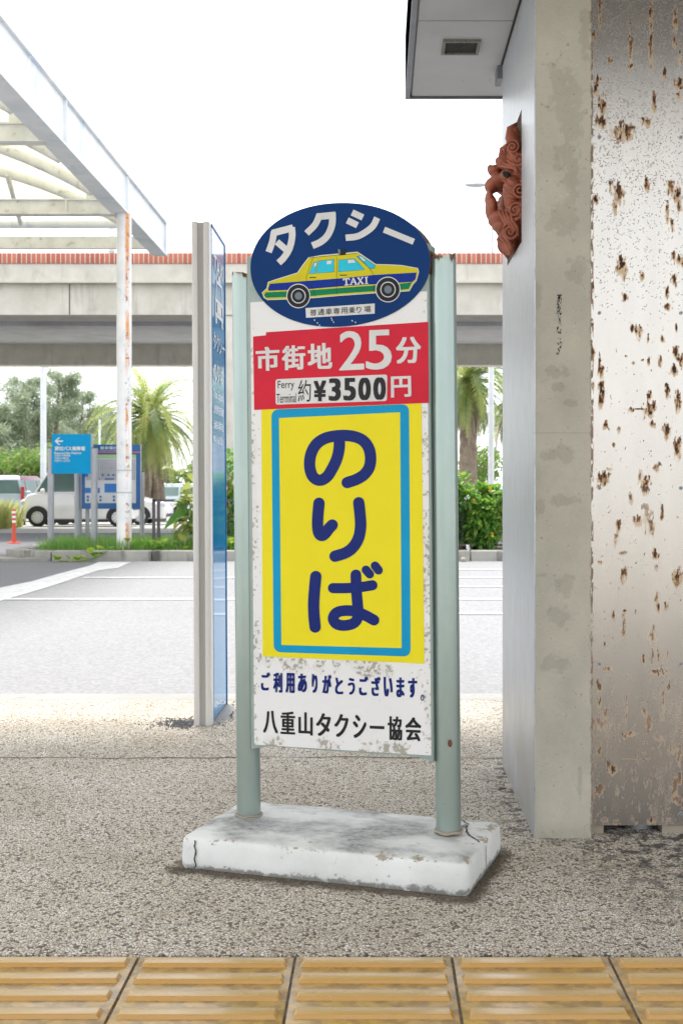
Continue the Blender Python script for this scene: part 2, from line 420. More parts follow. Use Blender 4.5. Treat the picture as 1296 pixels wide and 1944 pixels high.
M['frond'] = mat('palm_frond', (.22, .29, .06), (.38, .40, .13), .5, scale=3)
M['frond_d'] = mat('palm_frond_dark', (.07, .12, .04), (.13, .18, .07), .5, scale=3)
M['deadfrond'] = mat('dry_frond', (.42, .36, .27), (.28, .22, .16), .8, scale=3)
M['bark'] = mat('bark', (.16, .12, .09), (.26, .21, .16), .9, scale=4, bump=(12, .6, .05))
M['orange'] = mat('palm_fruit', (.6, .24, .05), (.45, .2, .05), .6, scale=5)
M['petal'] = mat('yellow_petal', (.75, .55, .04), (.7, .45, .05), .5, scale=20)
M['petal_w'] = mat('white_petal', (.8, .78, .72), (.75, .6, .45), .5, scale=20)
M['grass'] = mat('grass_blade', (.09, .21, .04), (.19, .31, .08), .6, scale=3)
M['grass_y'] = mat('dry_grass_blade', (.34, .38, .10), (.46, .44, .18), .6, scale=3)
M['soil'] = mat('soil', (.10, .08, .05), (.16, .13, .09), .95, scale=8)
M['fence'] = mat('fence_brown', (.05, .045, .05), (.08, .07, .075), .6, scale=10)
M['wire'] = mat('wire_green_grey', (.22, .25, .24), None, .5, metal=.3)
M['glass_car'] = mat('car_glass', (.09, .16, .15), (.14, .21, .20), .08, scale=1, spec=.8)
M['tyre'] = mat('tyre', (.02, .021, .023), (.03, .03, .033), .75, scale=20)
M['cap'] = mat('wheel_cover', (.66, .67, .69), (.6, .61, .62), .4, metal=.3, scale=20)
M['trim'] = mat('black_trim', (.015, .015, .017), None, .5)
M['lamp_red'] = mat('tail_lamp', (.45, .02, .02), None, .2)
M['lamp_clear'] = mat('head_lamp', (.6, .62, .65), None, .12)
M['orange_post'] = mat('delineator_orange', (.60, .07, .03), (.52, .06, .03), .5, scale=20)
M['reflect'] = mat('reflective_white', (.78, .78, .78), None, .4)
M['rust'] = mat('rust_brown', (.16, .07, .035), (.09, .04, .025), .85, scale=40)
for k_, tr_ in (('leaf', (.20, .42, .05)), ('leaf_y', (.45, .60, .08)), ('leaf_v', (.5, .55, .15)), ('casu', (.40, .48, .34)), ('casu2', (.52, .58, .42)), ('bushfar', (.38, .48, .14)),
                ('frond', (.62, .68, .20)), ('frond_d', (.34, .46, .18)), ('grass', (.25, .5, .1)), ('grass_y', (.65, .68, .25))):
    t_ = M[k_].node_tree; pr_ = t_.nodes['Principled BSDF']; tl_ = t_.nodes.new('ShaderNodeBsdfTranslucent'); ms_ = t_.nodes.new('ShaderNodeMixShader')
    tl_.inputs[0].default_value = (*tr_, 1); ms_.inputs[0].default_value = .42
    t_.links.new(pr_.outputs[0], ms_.inputs[1]); t_.links.new(tl_.outputs[0], ms_.inputs[2]); t_.links.new(ms_.outputs[0], t_.nodes['Material Output'].inputs[0])
def paint(name, c): return mat(name, c, tuple(v*.9 for v in c), .25, coat=.6, scale=2)
M['car_white'] = paint('car_white', (.80, .80, .81)); M['car_maroon'] = paint('car_maroon', (.16, .03, .06)); M['car_silver'] = paint('car_silver_blue', (.45, .53, .58))
M['roof'] = mat('shade_roof_underside', (.74, .73, .71), (.68, .67, .65), .7, scale=2)

# ------------------------------------------------------------ ground
def sheet(name, pts, m, z=None, off=0.):
    """flat sheet following the ground profile; pts in world x, y"""
    b = MB(); b.add([(x, y, (gz(y) if z is None else z)+off) for x, y in pts], [tuple(range(len(pts)))])
    o = b.build(name, m); tag(o, kind='structure'); return o
b = MB()
ys = [-60, 5.33, 11, 17.25, 20, 24, 30, 37, 42, 48, 80, 300, 1500]
for i, y in enumerate(ys): b.add([(-900, y, gz(y)), (900, y, gz(y))], [])
for i in range(len(ys)-1): b.add([], []); b.f.append((2*i, 2*i+1, 2*i+3, 2*i+2)); b.mi.append(0)
tag(b.build('ground', M['lot']), kind='structure')
def strip(name, x0, x1, y0, y1, m, off):
    b = MB(); yy = [y0] + [y for y in ys if y0 < y < y1] + [y1]
    for y in yy: b.v += [(x0, y, gz(y)+off), (x1, y, gz(y)+off)]
    for i in range(len(yy)-1): b.f.append((2*i, 2*i+1, 2*i+3, 2*i+2)); b.mi.append(0)
    return tag(b.build(name, m), kind='structure')
strip('road', -60, 60, 5.335, 17.6, M['road'], .004)
strip('service_road', -60, 60, 17.61, 30.5, M['asphalt'], .004)
def P2(px, py, hh=None):
    """photo point on the road surface -> x, y"""
    Y = 12.
    for _ in range(12): Y = FPX*(H-gz(Y)-.006)/(py-VY)
    return ((px-VX)*Y/FPX, Y)
band_up = [(-120, 1140), (-60, 1127), (0, 1116), (35, 1109), (60, 1104), (85, 1097), (110, 1090), (140, 1082), (160, 1077), (178, 1071.5), (188, 1067)]
band_dn = [(250, 1067), (238, 1072), (225, 1078), (188, 1083), (165, 1090), (130, 1102), (90, 1115), (50, 1127), (12, 1138), (-40, 1151), (-120, 1170)]
sheet('asphalt_patch', [P2(*p) for p in band_up] + [(-4.4, 17.24), (-60, 17.24), (-60, P2(-120, 1140)[1])], M['asphalt'], off=.006)
sheet('painted_band', [P2(*p) for p in band_up] + [P2(*p) for p in band_dn], M['line'], off=.008)
for (px0, py) in ((520, 1081.6), (158, 1096.8), (520, 1113.5), (12, 1137.6), (520, 1165)):
    x0, Y = P2(px0, py); sheet('painted_line', [(x0, Y-.075), (14, Y-.075), (14, Y+.075), (x0, Y+.075)], M['line'], off=.0095)
# near pavement slab with its kerb
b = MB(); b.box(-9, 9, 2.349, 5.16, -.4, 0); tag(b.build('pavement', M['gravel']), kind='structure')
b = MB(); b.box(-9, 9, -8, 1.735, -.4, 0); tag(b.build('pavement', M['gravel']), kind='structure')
for k in range(-4, 5):
    b = MB(); b.box(k*1.8+.003, k*1.8+1.797, 5.163, 5.325, -.4, .001); tag(b.build('pavement_kerb', M['kerb_near'], bevel=.008), kind='structure')
# hairline joint across the pavement
jp = [(-3 + i*.045, 4.06 + .006*sin(i*.9)+.008*sin(i*.23)) for i in range(150)]
b = MB()
for i in range(len(jp)-1):
    wv = .0015 + .004*abs(sin(i*1.7))*abs(sin(i*.21)); wv2 = .0015 + .004*abs(sin((i+1)*1.7))*abs(sin((i+1)*.21))
    (x0, y0), (x1, y1) = jp[i], jp[i+1]
    b.add([(x0, y0-wv, .0015), (x1, y1-wv2, .0015), (x1, y1+wv2, .0015), (x0, y0+wv, .0015)], [(0, 1, 2, 3)])
tag(b.build('pavement_joint', M['crack']), kind='structure')
# tactile tiles, bars running across
b = MB(); b.box(-9, 9, 1.736, 2.3485, -.4, -.004); tag(b.build('tile_bed', M['grout']), kind='structure')
def make_tile():
    b = MB(); W = .2945
    b.box(0, W, 0, W, -.03, .0)
    for k in range(4):
        yc = W - .0365 - .0745*k + .002; x0, x1 = .010, W-.010; h0, h1 = .0175, .0142
        b.add([(x0, yc-h0, -.001), (x1, yc-h0, -.001), (x1, yc+h0, -.001), (x0, yc+h0, -.001),
               (x0+.006, yc-h1, .0075), (x1-.006, yc-h1, .0075), (x1-.006, yc+h1, .0075), (x0+.006, yc+h1, .0075)],
              [(0, 1, 5, 4), (1, 2, 6, 5), (2, 3, 7, 6), (3, 0, 4, 7), (4, 5, 6, 7)])
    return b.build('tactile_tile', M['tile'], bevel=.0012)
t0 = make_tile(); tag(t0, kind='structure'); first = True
for j in range(2):
    for k in range(-6, 7):
        o = t0 if first else t0.copy()
        if not first: COL.objects.link(o)
        first = False
        o.location = (-.1565 + .2995*k, 2.0455-.2995*j, .0 + random.uniform(-.0008, .0008)); o.rotation_euler = (random.uniform(-.0015, .0015), random.uniform(-.002, .002), 0)

# ------------------------------------------------------------ taxi sign
TH, LEAN = R(18.4), R(-.55)
SO = Vector((-.323, 3.046, .084))
SM = Matrix.Translation(SO) @ Matrix.Rotation(-TH, 4, 'Z') @ Matrix.Rotation(LEAN, 4, 'Y')
SI = SM.inverted()
def S(px, py, n=.028):
    """photo point -> the sign's own coordinates on the plane n in front of the post axes"""
    o_ = SI @ Vector((0, 0, H)); d = (SI.to_3x3() @ Vector(((px-VX)/FPX, 1, (VY-py)/FPX)))
    t = (-n-o_.y)/d.y; return o_ + d*t
def Z1(x, y): return (440+x/2.9455, 370+y/2.9455)
def Z4(x, y): return (440+x/2.9455, 760+y/2.9455)
def Z5(x, y): return (440+x/2.9455, 1240+y/2.9455)
sign = empty('taxi_sign', SO, 'taxi stand sign with oval blue top and yellow board on a white concrete foot', 'sign')
sign.rotation_euler = SM.to_euler()
PW, NF = .515, .028
for i, (u, hh) in enumerate(((0, 1.352), (PW, 1.362))):
    b = MB(); n = 40; rr = .0298; vs = []
    lv = [0, .004, .3, .6, .9, 1.2, 1.335]
    for z in lv: vs += [(u+rr*cos(2*pi*k/n), rr*sin(2*pi*k/n), z) for k in range(n)]
    jag = [hh - .003 + random.uniform(-.0025, .0015) + .004*sin(k*.31+i) for k in range(n)]
    vs += [(u+rr*cos(2*pi*k/n), rr*sin(2*pi*k/n), jag[k]) for k in range(n)]
    vs += [(u+(rr-.003)*cos(2*pi*k/n), (rr-.003)*sin(2*pi*k/n), jag[k]) for k in range(n)]
    vs += [(u+(rr-.003)*cos(2*pi*k/n), (rr-.003)*sin(2*pi*k/n), 1.33) for k in range(n)]
    L = len(lv)+3
    fs = [(a_*n+k, a_*n+(k+1) % n, (a_+1)*n+(k+1) % n, (a_+1)*n+k) for a_ in range(L-1) for k in range(n)]
    fs.append(tuple(range((L-1)*n, L*n)))
    b.add(vs, fs); po = b.build('post', M['post'], sign, smooth=True)
    b = MB()
    b.tube([(u+.0315*cos(t), .0315*sin(t), .0005+.0015*sin(5*t)) for t in np.linspace(0, 2*pi, 30)], .0038, 8, cap=False)
    b.build('mortar_collar', M['mortar'], po, smooth='all')
    if i == 1:
        b = MB(); c_ = S(852, 1411, .0298); b.ell((c_.x+.002, -.0298, c_.z), (.0055, .002, .009)); b.build('rust_blister', M['rust'], po, smooth='all')
# panel box: outline from the photo, gently curved lower rim
pb = [S(473.5, 545), S(472, 1424)]; pr = [S(811, 540), S(826, 1446)]
uL, uR = (S(474, 900).x+S(472.5, 1300).x)/2, (S(815.5, 900).x+S(823, 1300).x)/2
vB = S(560, 1424).z; vT = S(700, 470).z
print('panel', uL, uR, vB, vT)
low = [(uL, vB-.004), (uL+.02, vB+.0), (uL+.06, vB+.006), ((uL+uR)/2, vB+.0035), (uR-.06, vB+.006), (uR-.02, vB+.0), (uR, vB-.006)]
low = [(uL, vB-.006), (uL+.018, vB-.001), (uL+.05, vB+.005), ((uL+uR)/2, vB+.003), (uR-.06, vB+.0035), (uR-.02, vB-.002), (uR, vB-.010)]
b = MB(); b.prism(low + [(uR, vT), (uL, vT)], lambda u, v, t: (u, t, v), -NF, NF)
panel = b.build('panel', M['frame_green'], sign, bevel=.0025)
# white face sheet with grime spots
def paint_panel(U, V):
    n1 = fbm(U, V, 160, 160, 3, 4); n2 = fbm(U, V, 22, 22, 5, 3); n3 = fbm(U, V, 9, 4, 9, 3)
    dl, dr, db = U-uL, uR-U, V-vB
    e_ = np.maximum(sstep(dl, .045, .008), sstep(dr, .042, .010)*.9)
    yb = S(650, 1262).z - (U-uL)*.0
    e_ = np.maximum(e_, sstep(np.abs(V-(yb-.002)), .036, .008)*sstep(n2, .38, .6)*1.15)
    e_ = np.maximum(e_, sstep(db, .055, .012)*sstep(n2, .36, .58)*1.2)
    tmid = (V > yb-.03)
    e_ *= np.where(V > S(650, 778).z, .45, 1.0)
    m_ = sstep(n1*.72 + n2*.20 + n3*.08 + e_*.12, .675, .74)*sstep(e_, .1, .5)
    m_ = np.maximum(m_, sstep(n1, .80, .84)*.5)
    soft = sstep(e_*n2, .25, .6)*.25
    base = np.array([.74, .74, .735]); gr = np.array([.20, .165, .09])
    c = base[None, None]*(1-.06*n3[..., None]); k = np.clip(m_*.6+soft*.4, 0, 1)[..., None]
    c = c*(1-k)+gr*k
    return np.concatenate([c, np.clip(m_, 0, 1)[..., None]], 2)
ins = .0045
painted('face_sheet', lambda U, V: (U, U*0-NF-.0012, V), uL+.010, uR-.005, vB+.0075, S(700, 560).z, .0021, paint_panel, M['sign_white'], panel)
# flat graphics -----------------------------------------------------------------
def flat(mb, pts, n, mi=0, th=.0006):
    """polygon of photo points, laid on the sign with thickness th"""
    P_ = [S(x, y, n) for x, y in pts]; k = len(P_)
    ar = sum(P_[i].x*P_[(i+1) % k].z-P_[(i+1) % k].x*P_[i].z for i in range(k))
    if ar < 0: P_ = P_[::-1]
    mb.add([(p.x, p.y, p.z) for p in P_] + [(p.x, p.y+th, p.z) for p in P_],
           [tuple(range(k))] + [(i, k+i, k+(i+1) % k, (i+1) % k) for i in range(k)], mi)
def quad_round(q, r, seg=5):
    out_ = []
    for i in range(4):
        p, a_, c_ = Vector(q[i]), Vector(q[i-1]), Vector(q[(i+1) % 4])
        d0 = (a_-p).normalized()*r; d1 = (c_-p).normalized()*r
        for k in range(seg+1):
            t = k/seg; out_.append(tuple((p+d0)*(1-t)**2 + p*2*t*(1-t) + (p+d1)*t*t))
    return out_
def catmull(pts, seg=7):
    P_ = [Vector(p) for p in pts]; P_ = [2*P_[0]-P_[1]] + P_ + [2*P_[-1]-P_[-2]]; o_ = []
    for i in range(1, len(P_)-2):
        a_, b_, c_, d_ = P_[i-1:i+3]
        for k in range(seg):
            t = k/seg; o_.append(.5*((2*b_)+(c_-a_)*t+(2*a_-5*b_+4*c_-d_)*t*t+(3*b_-a_-3*c_+d_)*t**3))
    return o_ + [P_[-2]]
STK = [0]; FACE = [Vector((0, -1, 0))]      # FACE: outward direction of the board being lettered
def stroke(mb, pts, wd, n, rnd=True, mi=0, curve=True):
    """ribbon of width wd (photo px) with round or square ends; climbs 0.15 mm along its way so it never overlaps itself in one plane"""
    P_ = catmull(pts) if curve and len(pts) > 2 else [Vector(p) for p in pts]
    STK[0] += 1; n += .00017*(STK[0] % 5); m = len(P_); Lf = []; Rt = []
    for i, p in enumerate(P_):
        d = (P_[min(i+1, m-1)]-P_[max(i-1, 0)]).normalized(); nn = Vector((-d.y, d.x))*wd/2
        Lf.append(p+nn); Rt.append(p-nn)
    hs = [n + .00015*i/m for i in range(m)]
    vs = [S(p.x, p.y, hs[i]) for i, p in enumerate(Lf)] + [S(p.x, p.y, hs[i]) for i, p in enumerate(Rt)]
    mb.add(vs, [(i, i+1, m+i+1, m+i) for i in range(m-1)], mi)
    if rnd:
        for (c_, a_, hh, dd) in ((P_[0], Lf[0], hs[0], 1), (P_[-1], Rt[-1], hs[-1], 1)):
            rad = a_-c_; fan = []
            for k in range(9):
                t = pi*k/8; fan.append(Vector((rad.x*cos(t)-rad.y*sin(t), rad.x*sin(t)+rad.y*cos(t)))+c_)
            mb.add([S(p.x, p.y, hh) for p in fan], [tuple(range(9))], mi)
def glyphs(txt, bold=0.):
    c = bpy.data.curves.new('t', 'FONT'); c.body = txt; c.offset = bold; c.resolution_u = 4
    o = bpy.data.objects.new('t', c); COL.objects.link(o)
    bpy.context.view_layer.update()
    me = bpy.data.meshes.new_from_object(o.evaluated_get(bpy.context.evaluated_depsgraph_get()))
    vs = [(v.co.x, v.co.y) for v in me.vertices]; fs = [tuple(p.vertices) for p in me.polygons]
    bpy.data.objects.remove(o); bpy.data.meshes.remove(me); bpy.data.curves.remove(c)
    x0 = min(v[0] for v in vs); x1 = max(v[0] for v in vs); y0 = min(v[1] for v in vs); y1 = max(v[1] for v in vs)
    return [((x-x0)/(x1-x0), (y-y0)/(y1-y0)) for x, y in vs], fs
def text(mb, txt, q, n, bold=0., mi=0, fn=None):
    """lettering whose bounding box fills the quad q = TL, TR, BR, BL"""
    vs, fs = glyphs(txt, 0.); TL, TR, BR, BL = [Vector(p) for p in q]
    hgt_ = (TL-BL).length; nc = max(1, len(txt)); e_ = bold*hgt_*.8      # heavier weight: shifted copies, each a hair above the last
    sh = [(0, 0)] if not bold else [(-e_, -e_*.6), (e_, -e_*.6), (e_, e_*.6), (-e_, e_*.6), (0, 0)]
    ctr = (TL+TR+BR+BL)/4; kx_ = 1-2*e_/max((TR-TL).length, 1e-6); ky_ = 1-1.2*e_/hgt_
    for j, (ex, ey) in enumerate(sh):
        o_ = []
        for s_, t in vs:
            p = (BL*(1-s_)+BR*s_)*(1-t) + (TL*(1-s_)+TR*s_)*t
            p = Vector((ctr.x+(p.x-ctr.x)*kx_+ex, ctr.y+(p.y-ctr.y)*ky_+ey))
            if fn:
                w_ = Vector(fn(p.x, p.y)); w_ += FACE[0]*.00012*j; o_.append(w_)
            else: o_.append(S(p.x, p.y, n+.00009*j))
        mb.add(o_, fs, mi)
def rquad(cx, cy, w_, h_, deg, Z=None):
    t = R(deg); o_ = []
    for sx, sy in ((-1, -1), (1, -1), (1, 1), (-1, 1)):
        x, y = sx*w_/2, sy*h_/2; p = (cx+x*cos(t)-y*sin(t), cy+x*sin(t)+y*cos(t)); o_.append(Z(*p) if Z else p)
    return o_
n0 = NF+.0012
# red banner
b = MB(); flat(b, [Z1(*p) for p in ((119, 792), (190, 785), (192, 768), (400, 754), (1096, 710), (1100, 1163), (125, 1202))], n0+.0016, th=.0014)
red = b.build('red_banner', M['s_red'], panel)
b = MB(); nn = n0+.0021
for ch, q in (('市', ((133, 853), (266, 845), (268, 980), (135, 987))), ('街', ((279, 845), (410, 838), (413, 975), (280, 981))),
              ('地', ((423, 832), (558, 826), (562, 971), (424, 976))), ('分', ((915, 797), (1056, 790), (1058, 940), (918, 945))),
              ('円', ((888, 1016), (1000, 1012), (1003, 1128), (889, 1133)))):
    text(b, ch, [Z1(*p) for p in q], nn, .042)
text(b, '2', [Z1(*p) for p in ((601, 764), (737, 758), (740, 976), (600, 982))], nn, .02)
text(b, '5', [Z1(*p) for p in ((750, 757), (890, 752), (895, 974), (748, 979))], nn, .02)
b.build('white_lettering', M['s_white'], panel)
b = MB(); flat(b, quad_round([Z1(*p) for p in ((245, 1031), (868, 1004), (866, 1152), (245, 1173))], 5), nn, th=.0006)
b.build('price_plate', M['s_white'], panel)
b = MB(); n3_ = nn+.0006
text(b, 'Ferry', [Z1(*p) for p in ((257, 1040), (349, 1037), (349, 1092), (257, 1096))], n3_, .0)
text(b, 'Terminal', [Z1(*p) for p in ((250, 1113), (360, 1107), (360, 1160), (250, 1164))], n3_, .0)
text(b, '約', [Z1(*p) for p in ((370, 1036), (441, 1033), (442, 1155), (370, 1158))], n3_, .0)
text(b, '¥', [Z1(*p) for p in ((457, 1040), (527, 1037), (527, 1153), (457, 1156))], n3_, .06)
for ch, x0, x1 in (('3', 541, 609), ('5', 623, 693), ('0', 706, 776), ('0', 790, 860)):
    dy = -(x0-541)*.022
    text(b, ch, [Z1(*p) for p in ((x0, 1026+dy), (x1, 1024+dy), (x1, 1151+dy), (x0, 1153+dy))], n3_, .065)
b.build('price_lettering', M['s_black'], panel)
# yellow board
b = MB(); flat(b, [(496, 776), (799.5, 764), (805, 1260), (498.5, 1246)], n0+.0009, th=.0008)
b.build('yellow_board', M['s_yellow'], panel)
b = MB(); nb = n0+.0013
oq = quad_round([(515, 777.5), (776, 767), (779, 1246.5), (519.5, 1238)], 15, 7); iq = [(529.5, 793.5), (759, 782.5), (762, 1230.5), (534, 1224.5)]
k = 8
for i in range(4):
    for j in range(k-1):
        flat(b, [oq[i*k+j], oq[i*k+j+1], iq[i]], nb, th=.0003)
    flat(b, [oq[i*k+k-1], oq[((i+1) % 4)*k], iq[(i+1) % 4], iq[i]], nb, th=.0003)
b.build('blue_border', M['s_cyan'], panel)
b = MB(); nk = n0+.0014; W_ = 21.5
stroke(b, [Z4(*p) for p in ((600, 200), (600, 262), (588, 322), (562, 380), (530, 428), (490, 447), (452, 425), (435, 370), (441, 305), (470, 248), (520, 213), (590, 198), (665, 199), (726, 220), (762, 262), (775, 318), (768, 372), (742, 412), (700, 440), (644, 460))], W_, nk)
stroke(b, [Z4(*p) for p in ((487, 575), (481, 640), (479, 700), (486, 742), (502, 756), (520, 745), (541, 718), (561, 697))], W_, nk)
stroke(b, [Z4(*p) for p in ((709, 572), (716, 640), (719, 705), (708, 768), (678, 820), (636, 852), (576, 872))], W_, nk)
stroke(b, [Z4(*p) for p in ((469, 985), (461, 1070), (457, 1140), (459, 1205), (465, 1268))], W_, nk)
stroke(b, [Z4(*p) for p in ((565, 1050), (640, 1050), (720, 1044), (785, 1034))], 19.5, nk)
stroke(b, [Z4(*p) for p in ((693, 976), (695, 1050), (700, 1115), (705, 1175), (703, 1215), (680, 1246), (630, 1259), (585, 1250), (566, 1220), (585, 1188), (630, 1176), (690, 1180), (742, 1201), (794, 1229))], 20.5, nk)
stroke(b, [Z4(*p) for p in ((749, 948), (770, 972))], 16.5, nk); stroke(b, [Z4(*p) for p in ((800, 925), (819, 950))], 16.5, nk)
b.build('large_hiragana', M['s_ink'], panel)
# lower lines
b = MB(); line1 = 'ご利用ありがとうございます'
for i, ch in enumerate(line1):
    x0 = 163+i*68.4; x1 = x0+{'り': 33, 'と': 46, 'う': 40, 'ま': 46, 'い': 52}.get(ch, 52); dx = (52-(x1-x0))/2; x0 += dx; x1 += dx
    ty = 104+(x0-163)*.040; by = 208+(x0-163)*.050 + (8 if ch in '利用' else 0)
    if ch in 'とう': ty += 14
    text(b, ch, [Z5(*p) for p in ((x0, ty), (x1, ty+2), (x1, by+2), (x0, by))], n0+.0006, .05)
rg = [(1064+7.5*cos(t), 249+15*sin(t)) for t in np.linspace(0, 2*pi, 20)]
stroke(b, [Z5(*p) for p in rg], 1.8, n0+.0004, rnd=False, curve=False)
b.build('thank_you_lettering', M['s_ink'], panel)
b = MB(); xs = [(175, 258), (272, 354), (372, 452), (470, 553), (572, 652), (676, 752), (770, 852), (870, 952), (968, 1058)]
for ch, (x0, x1) in zip('八重山タクシー協会', xs):
    ty = 320+(x0-175)*.046; by = 446+(x0-175)*.056
    if ch == 'ー': c_ = (ty+by)/2; ty, by = c_-9, c_+9
    text(b, ch, [Z5(*p) for p in ((x0, ty), (x1, ty+3), (x1, by+4), (x0, by))], n0+.0006, .034 if ch != 'ー' else 0)
b.build('association_lettering', M['s_black'], panel)
# oval board
def oval_pts(grow=0., m=72):
    c_ = Vector((645.6, 502.5)); o_ = []
    for k in range(m):
        t = 2*pi*k/m; ct, st = cos(t), sin(t)
        x = (170.3+grow)*math.copysign(abs(ct)**.97, ct); y = (117.5+grow)*math.copysign(abs(st)**.97, st)
        o_.append((c_.x+x, c_.y+y - .035*x + (.018*x*(-y/117))))
    return o_
nO = NF+.004
b = MB(); P_ = [S(x, y, nO) for x, y in oval_pts()][::-1]
m = len(P_)
b.add([(p.x, -nO, p.z) for p in P_]+[(p.x, NF-.004, p.z) for p in P_], [tuple(range(m)), tuple(range(m, 2*m))[::-1]]+[(i, (i+1) % m, m+(i+1) % m, m+i) for i in range(m)])
for i in range(2, m+2): b.mi[i] = 1
b.mi[1] = 1
oval = b.build('oval_board', [M['s_navy'], M['rust_edge']], sign, merge=True)
b = MB()
nT = nO+.0006
for pts, wd in ((((236, 205), (226, 262), (206, 320)), 36), (((226, 214), (342, 184)), 38), (((335, 180), (337, 235), (322, 300), (292, 350), (262, 380)), 37), (((252, 262), (322, 322)), 36),
                (((492, 108), (466, 165), (418, 215)), 36), (((480, 122), (580, 112)), 38), (((562, 100), (560, 165), (536, 225), (498, 262), (450, 284)), 38),
                (((672, 98), (732, 126)), 36), (((645, 142), (702, 170)), 36), (((636, 240), (700, 232), (752, 205), (790, 172), (812, 128)), 36),
                (((850, 194), (1016, 262)), 34)):
    stroke(b, [Z1(*p) for p in pts], wd/2.9455, nT, rnd=False)
b.build('katakana_lettering', M['s_white'], oval)
b = MB(); flat(b, [Z1(*p) for p in ((412, 633), (798, 607), (798, 664), (415, 687))], nT, th=.0004)
for (x, y) in ((462, 700), (478, 716), (560, 700), (568, 712), (556, 690), (672, 704), (690, 712), (490, 728)):
    x0, y0 = Z1(x, y); flat(b, [(x0-1, y0-1.5), (x0+1.2, y0-.8), (x0+.8, y0+1.6), (x0-.7, y0+1)], nT, th=.0004)
b.build('ink_plate', M['s_white'], oval)
b = MB()
for i, ch in enumerate('普通車専用乗り場'):
    x0 = 437+i*43.2; x1 = x0+36 - (10 if ch == 'り' else 0); dy = -(x0-437)*.062
    text(b, ch, [Z1(*p) for p in ((x0, 641+dy), (x1, 639+dy), (x1, 674+dy), (x0, 676+dy))], nT+.0006, .004)
b.build('plate_lettering', M['s_black'], oval)
# picture of the cab: 0 white, 1 yellow, 2 blue, 3 green, 4 window, 5 dark, 6 grey
b = MB(); L0 = nT; dn = .00025
body = [(172, 548), (198, 524), (205, 490), (240, 478), (368, 438), (400, 392), (430, 353), (500, 341), (590, 333), (700, 322), (718, 333), (760, 362), (803, 391), (880, 393), (950, 397), (1036, 412), (1041, 430), (1028, 478), (1008, 500), (990, 534), (940, 538), (925, 530), (820, 543), (798, 546), (600, 560), (440, 574), (320, 580), (200, 584), (182, 572)]
cx_ = sum(p[0] for p in body)/len(body)
def outl(pts, g_):
    n_ = len(pts); o_ = []
    for i in range(n_):
        a_, p, c_ = Vector(pts[i-1]), Vector(pts[i]), Vector(pts[(i+1) % n_])
        d = ((p-a_).normalized()+(c_-p).normalized()).normalized(); o_.append((p.x+d.y*g_, p.y-d.x*g_))
    return o_
def Zs(pts): return [Z1(*p) for p in pts]
flat(b, Zs(outl(body, 4.5)), L0, 0, .0003); flat(b, Zs(body), L0+dn, 1, .0002)
flat(b, Zs([(213, 497), (430, 480), (600, 467), (800, 447), (1032, 434), (1026, 470), (1010, 486), (930, 491), (800, 499), (590, 513), (430, 527), (205, 536), (203, 524)]), L0+2*dn, 2, .0002)
flat(b, Zs([(188, 545), (430, 533), (800, 506), (932, 498), (1006, 487), (988, 526), (942, 531), (800, 538), (600, 552), (440, 566), (192, 575), (180, 562)]), L0+2*dn, 3, .0002)
for p in ([(430, 440), (460, 377), (480, 370), (465, 438)], [(472, 438), (487, 369), (570, 360), (570, 430)], [(597, 430), (597, 365), (685, 357), (742, 418)], [(697, 345), (715, 338), (800, 394), (797, 408), (775, 413)]):
    flat(b, Zs(outl(p, 2.2) if (p[1][0]-p[0][0])*(p[2][1]-p[1][1])-(p[1][1]-p[0][1])*(p[2][0]-p[1][0]) > 0 else outl(p[::-1], 2.2)), L0+2*dn, 5, .0002)
    flat(b, Zs(p), L0+3*dn, 4, .0002)
for p in ([(462, 382), (474, 378), (468, 398), (458, 400)], [(532, 370), (558, 368), (555, 386), (530, 388)], [(648, 364), (682, 362), (691, 378), (650, 381)], [(712, 345), (724, 346), (745, 366), (735, 370)]):
    flat(b, Zs(p), L0+4*dn, 0, .0002)
flat(b, Zs([(592, 303), (606, 306), (606, 338), (596, 338)]), L0+3*dn, 6, .0004); flat(b, Zs([(606, 305), (637, 304), (635, 335), (606, 338)]), L0+3*dn, 5, .0004)
for (cx, cy, r_) in ((372, 565, 62), (872, 529, 65)):
    for i, (rr, mi) in enumerate(((r_+5, 0), (r_, 5), (r_*.66, 0), (r_*.58, 5), (r_*.33, 6))):
        b_y = 1.03
        flat(b, Zs([(cx+rr*cos(t), cy+rr*b_y*sin(t)) for t in np.linspace(0, 2*pi, 28)[:-1]]), L0+(4+i)*dn, mi, .0002)
for pts in (((586, 345), (586, 555)), ((455, 345), (416, 472), (452, 520), (468, 570)), ((700, 340), (788, 440), (792, 545)), ((430, 352), (500, 345), (700, 328)), ((433, 462), (470, 461)), ((603, 449), (643, 448))):
    STK[0] = 0; stroke(b, Zs(pts), .55 if pts[0][0] not in (433, 603) else 1.6, L0+4*dn, False, 5)
def bars(seq):
    for pts, wd in seq: stroke(b, Zs(pts), wd/2.9455, L0+4*dn, False, 0, curve=False)
bars([(((620, 471), (657, 467)), 7), (((638, 468), (641, 503)), 9), (((629, 505), (654, 502)), 6), (((623, 468), (624, 479)), 5), (((655, 465), (657, 477)), 5),
      (((664, 502), (679, 463)), 6), (((677, 464), (695, 499)), 9), (((669, 489), (688, 487)), 5), (((658, 503), (673, 501)), 5), (((686, 501), (703, 499)), 5),
      (((705, 463), (731, 497)), 9), (((730, 461), (706, 499)), 6), (((700, 464), (714, 463)), 5), (((723, 461), (736, 460)), 5), (((701, 500), (714, 499)), 5), (((724, 498), (738, 497)), 5),
      (((751, 460), (752, 497)), 9), (((742, 461), (761, 459)), 5), (((743, 498), (762, 496)), 5)])
b.build('cab_picture', [M['s_white'], M['a_yellow'], M['a_blue'], M['s_green'], M['a_sky'], M['a_dark'], M['a_grey']], oval)
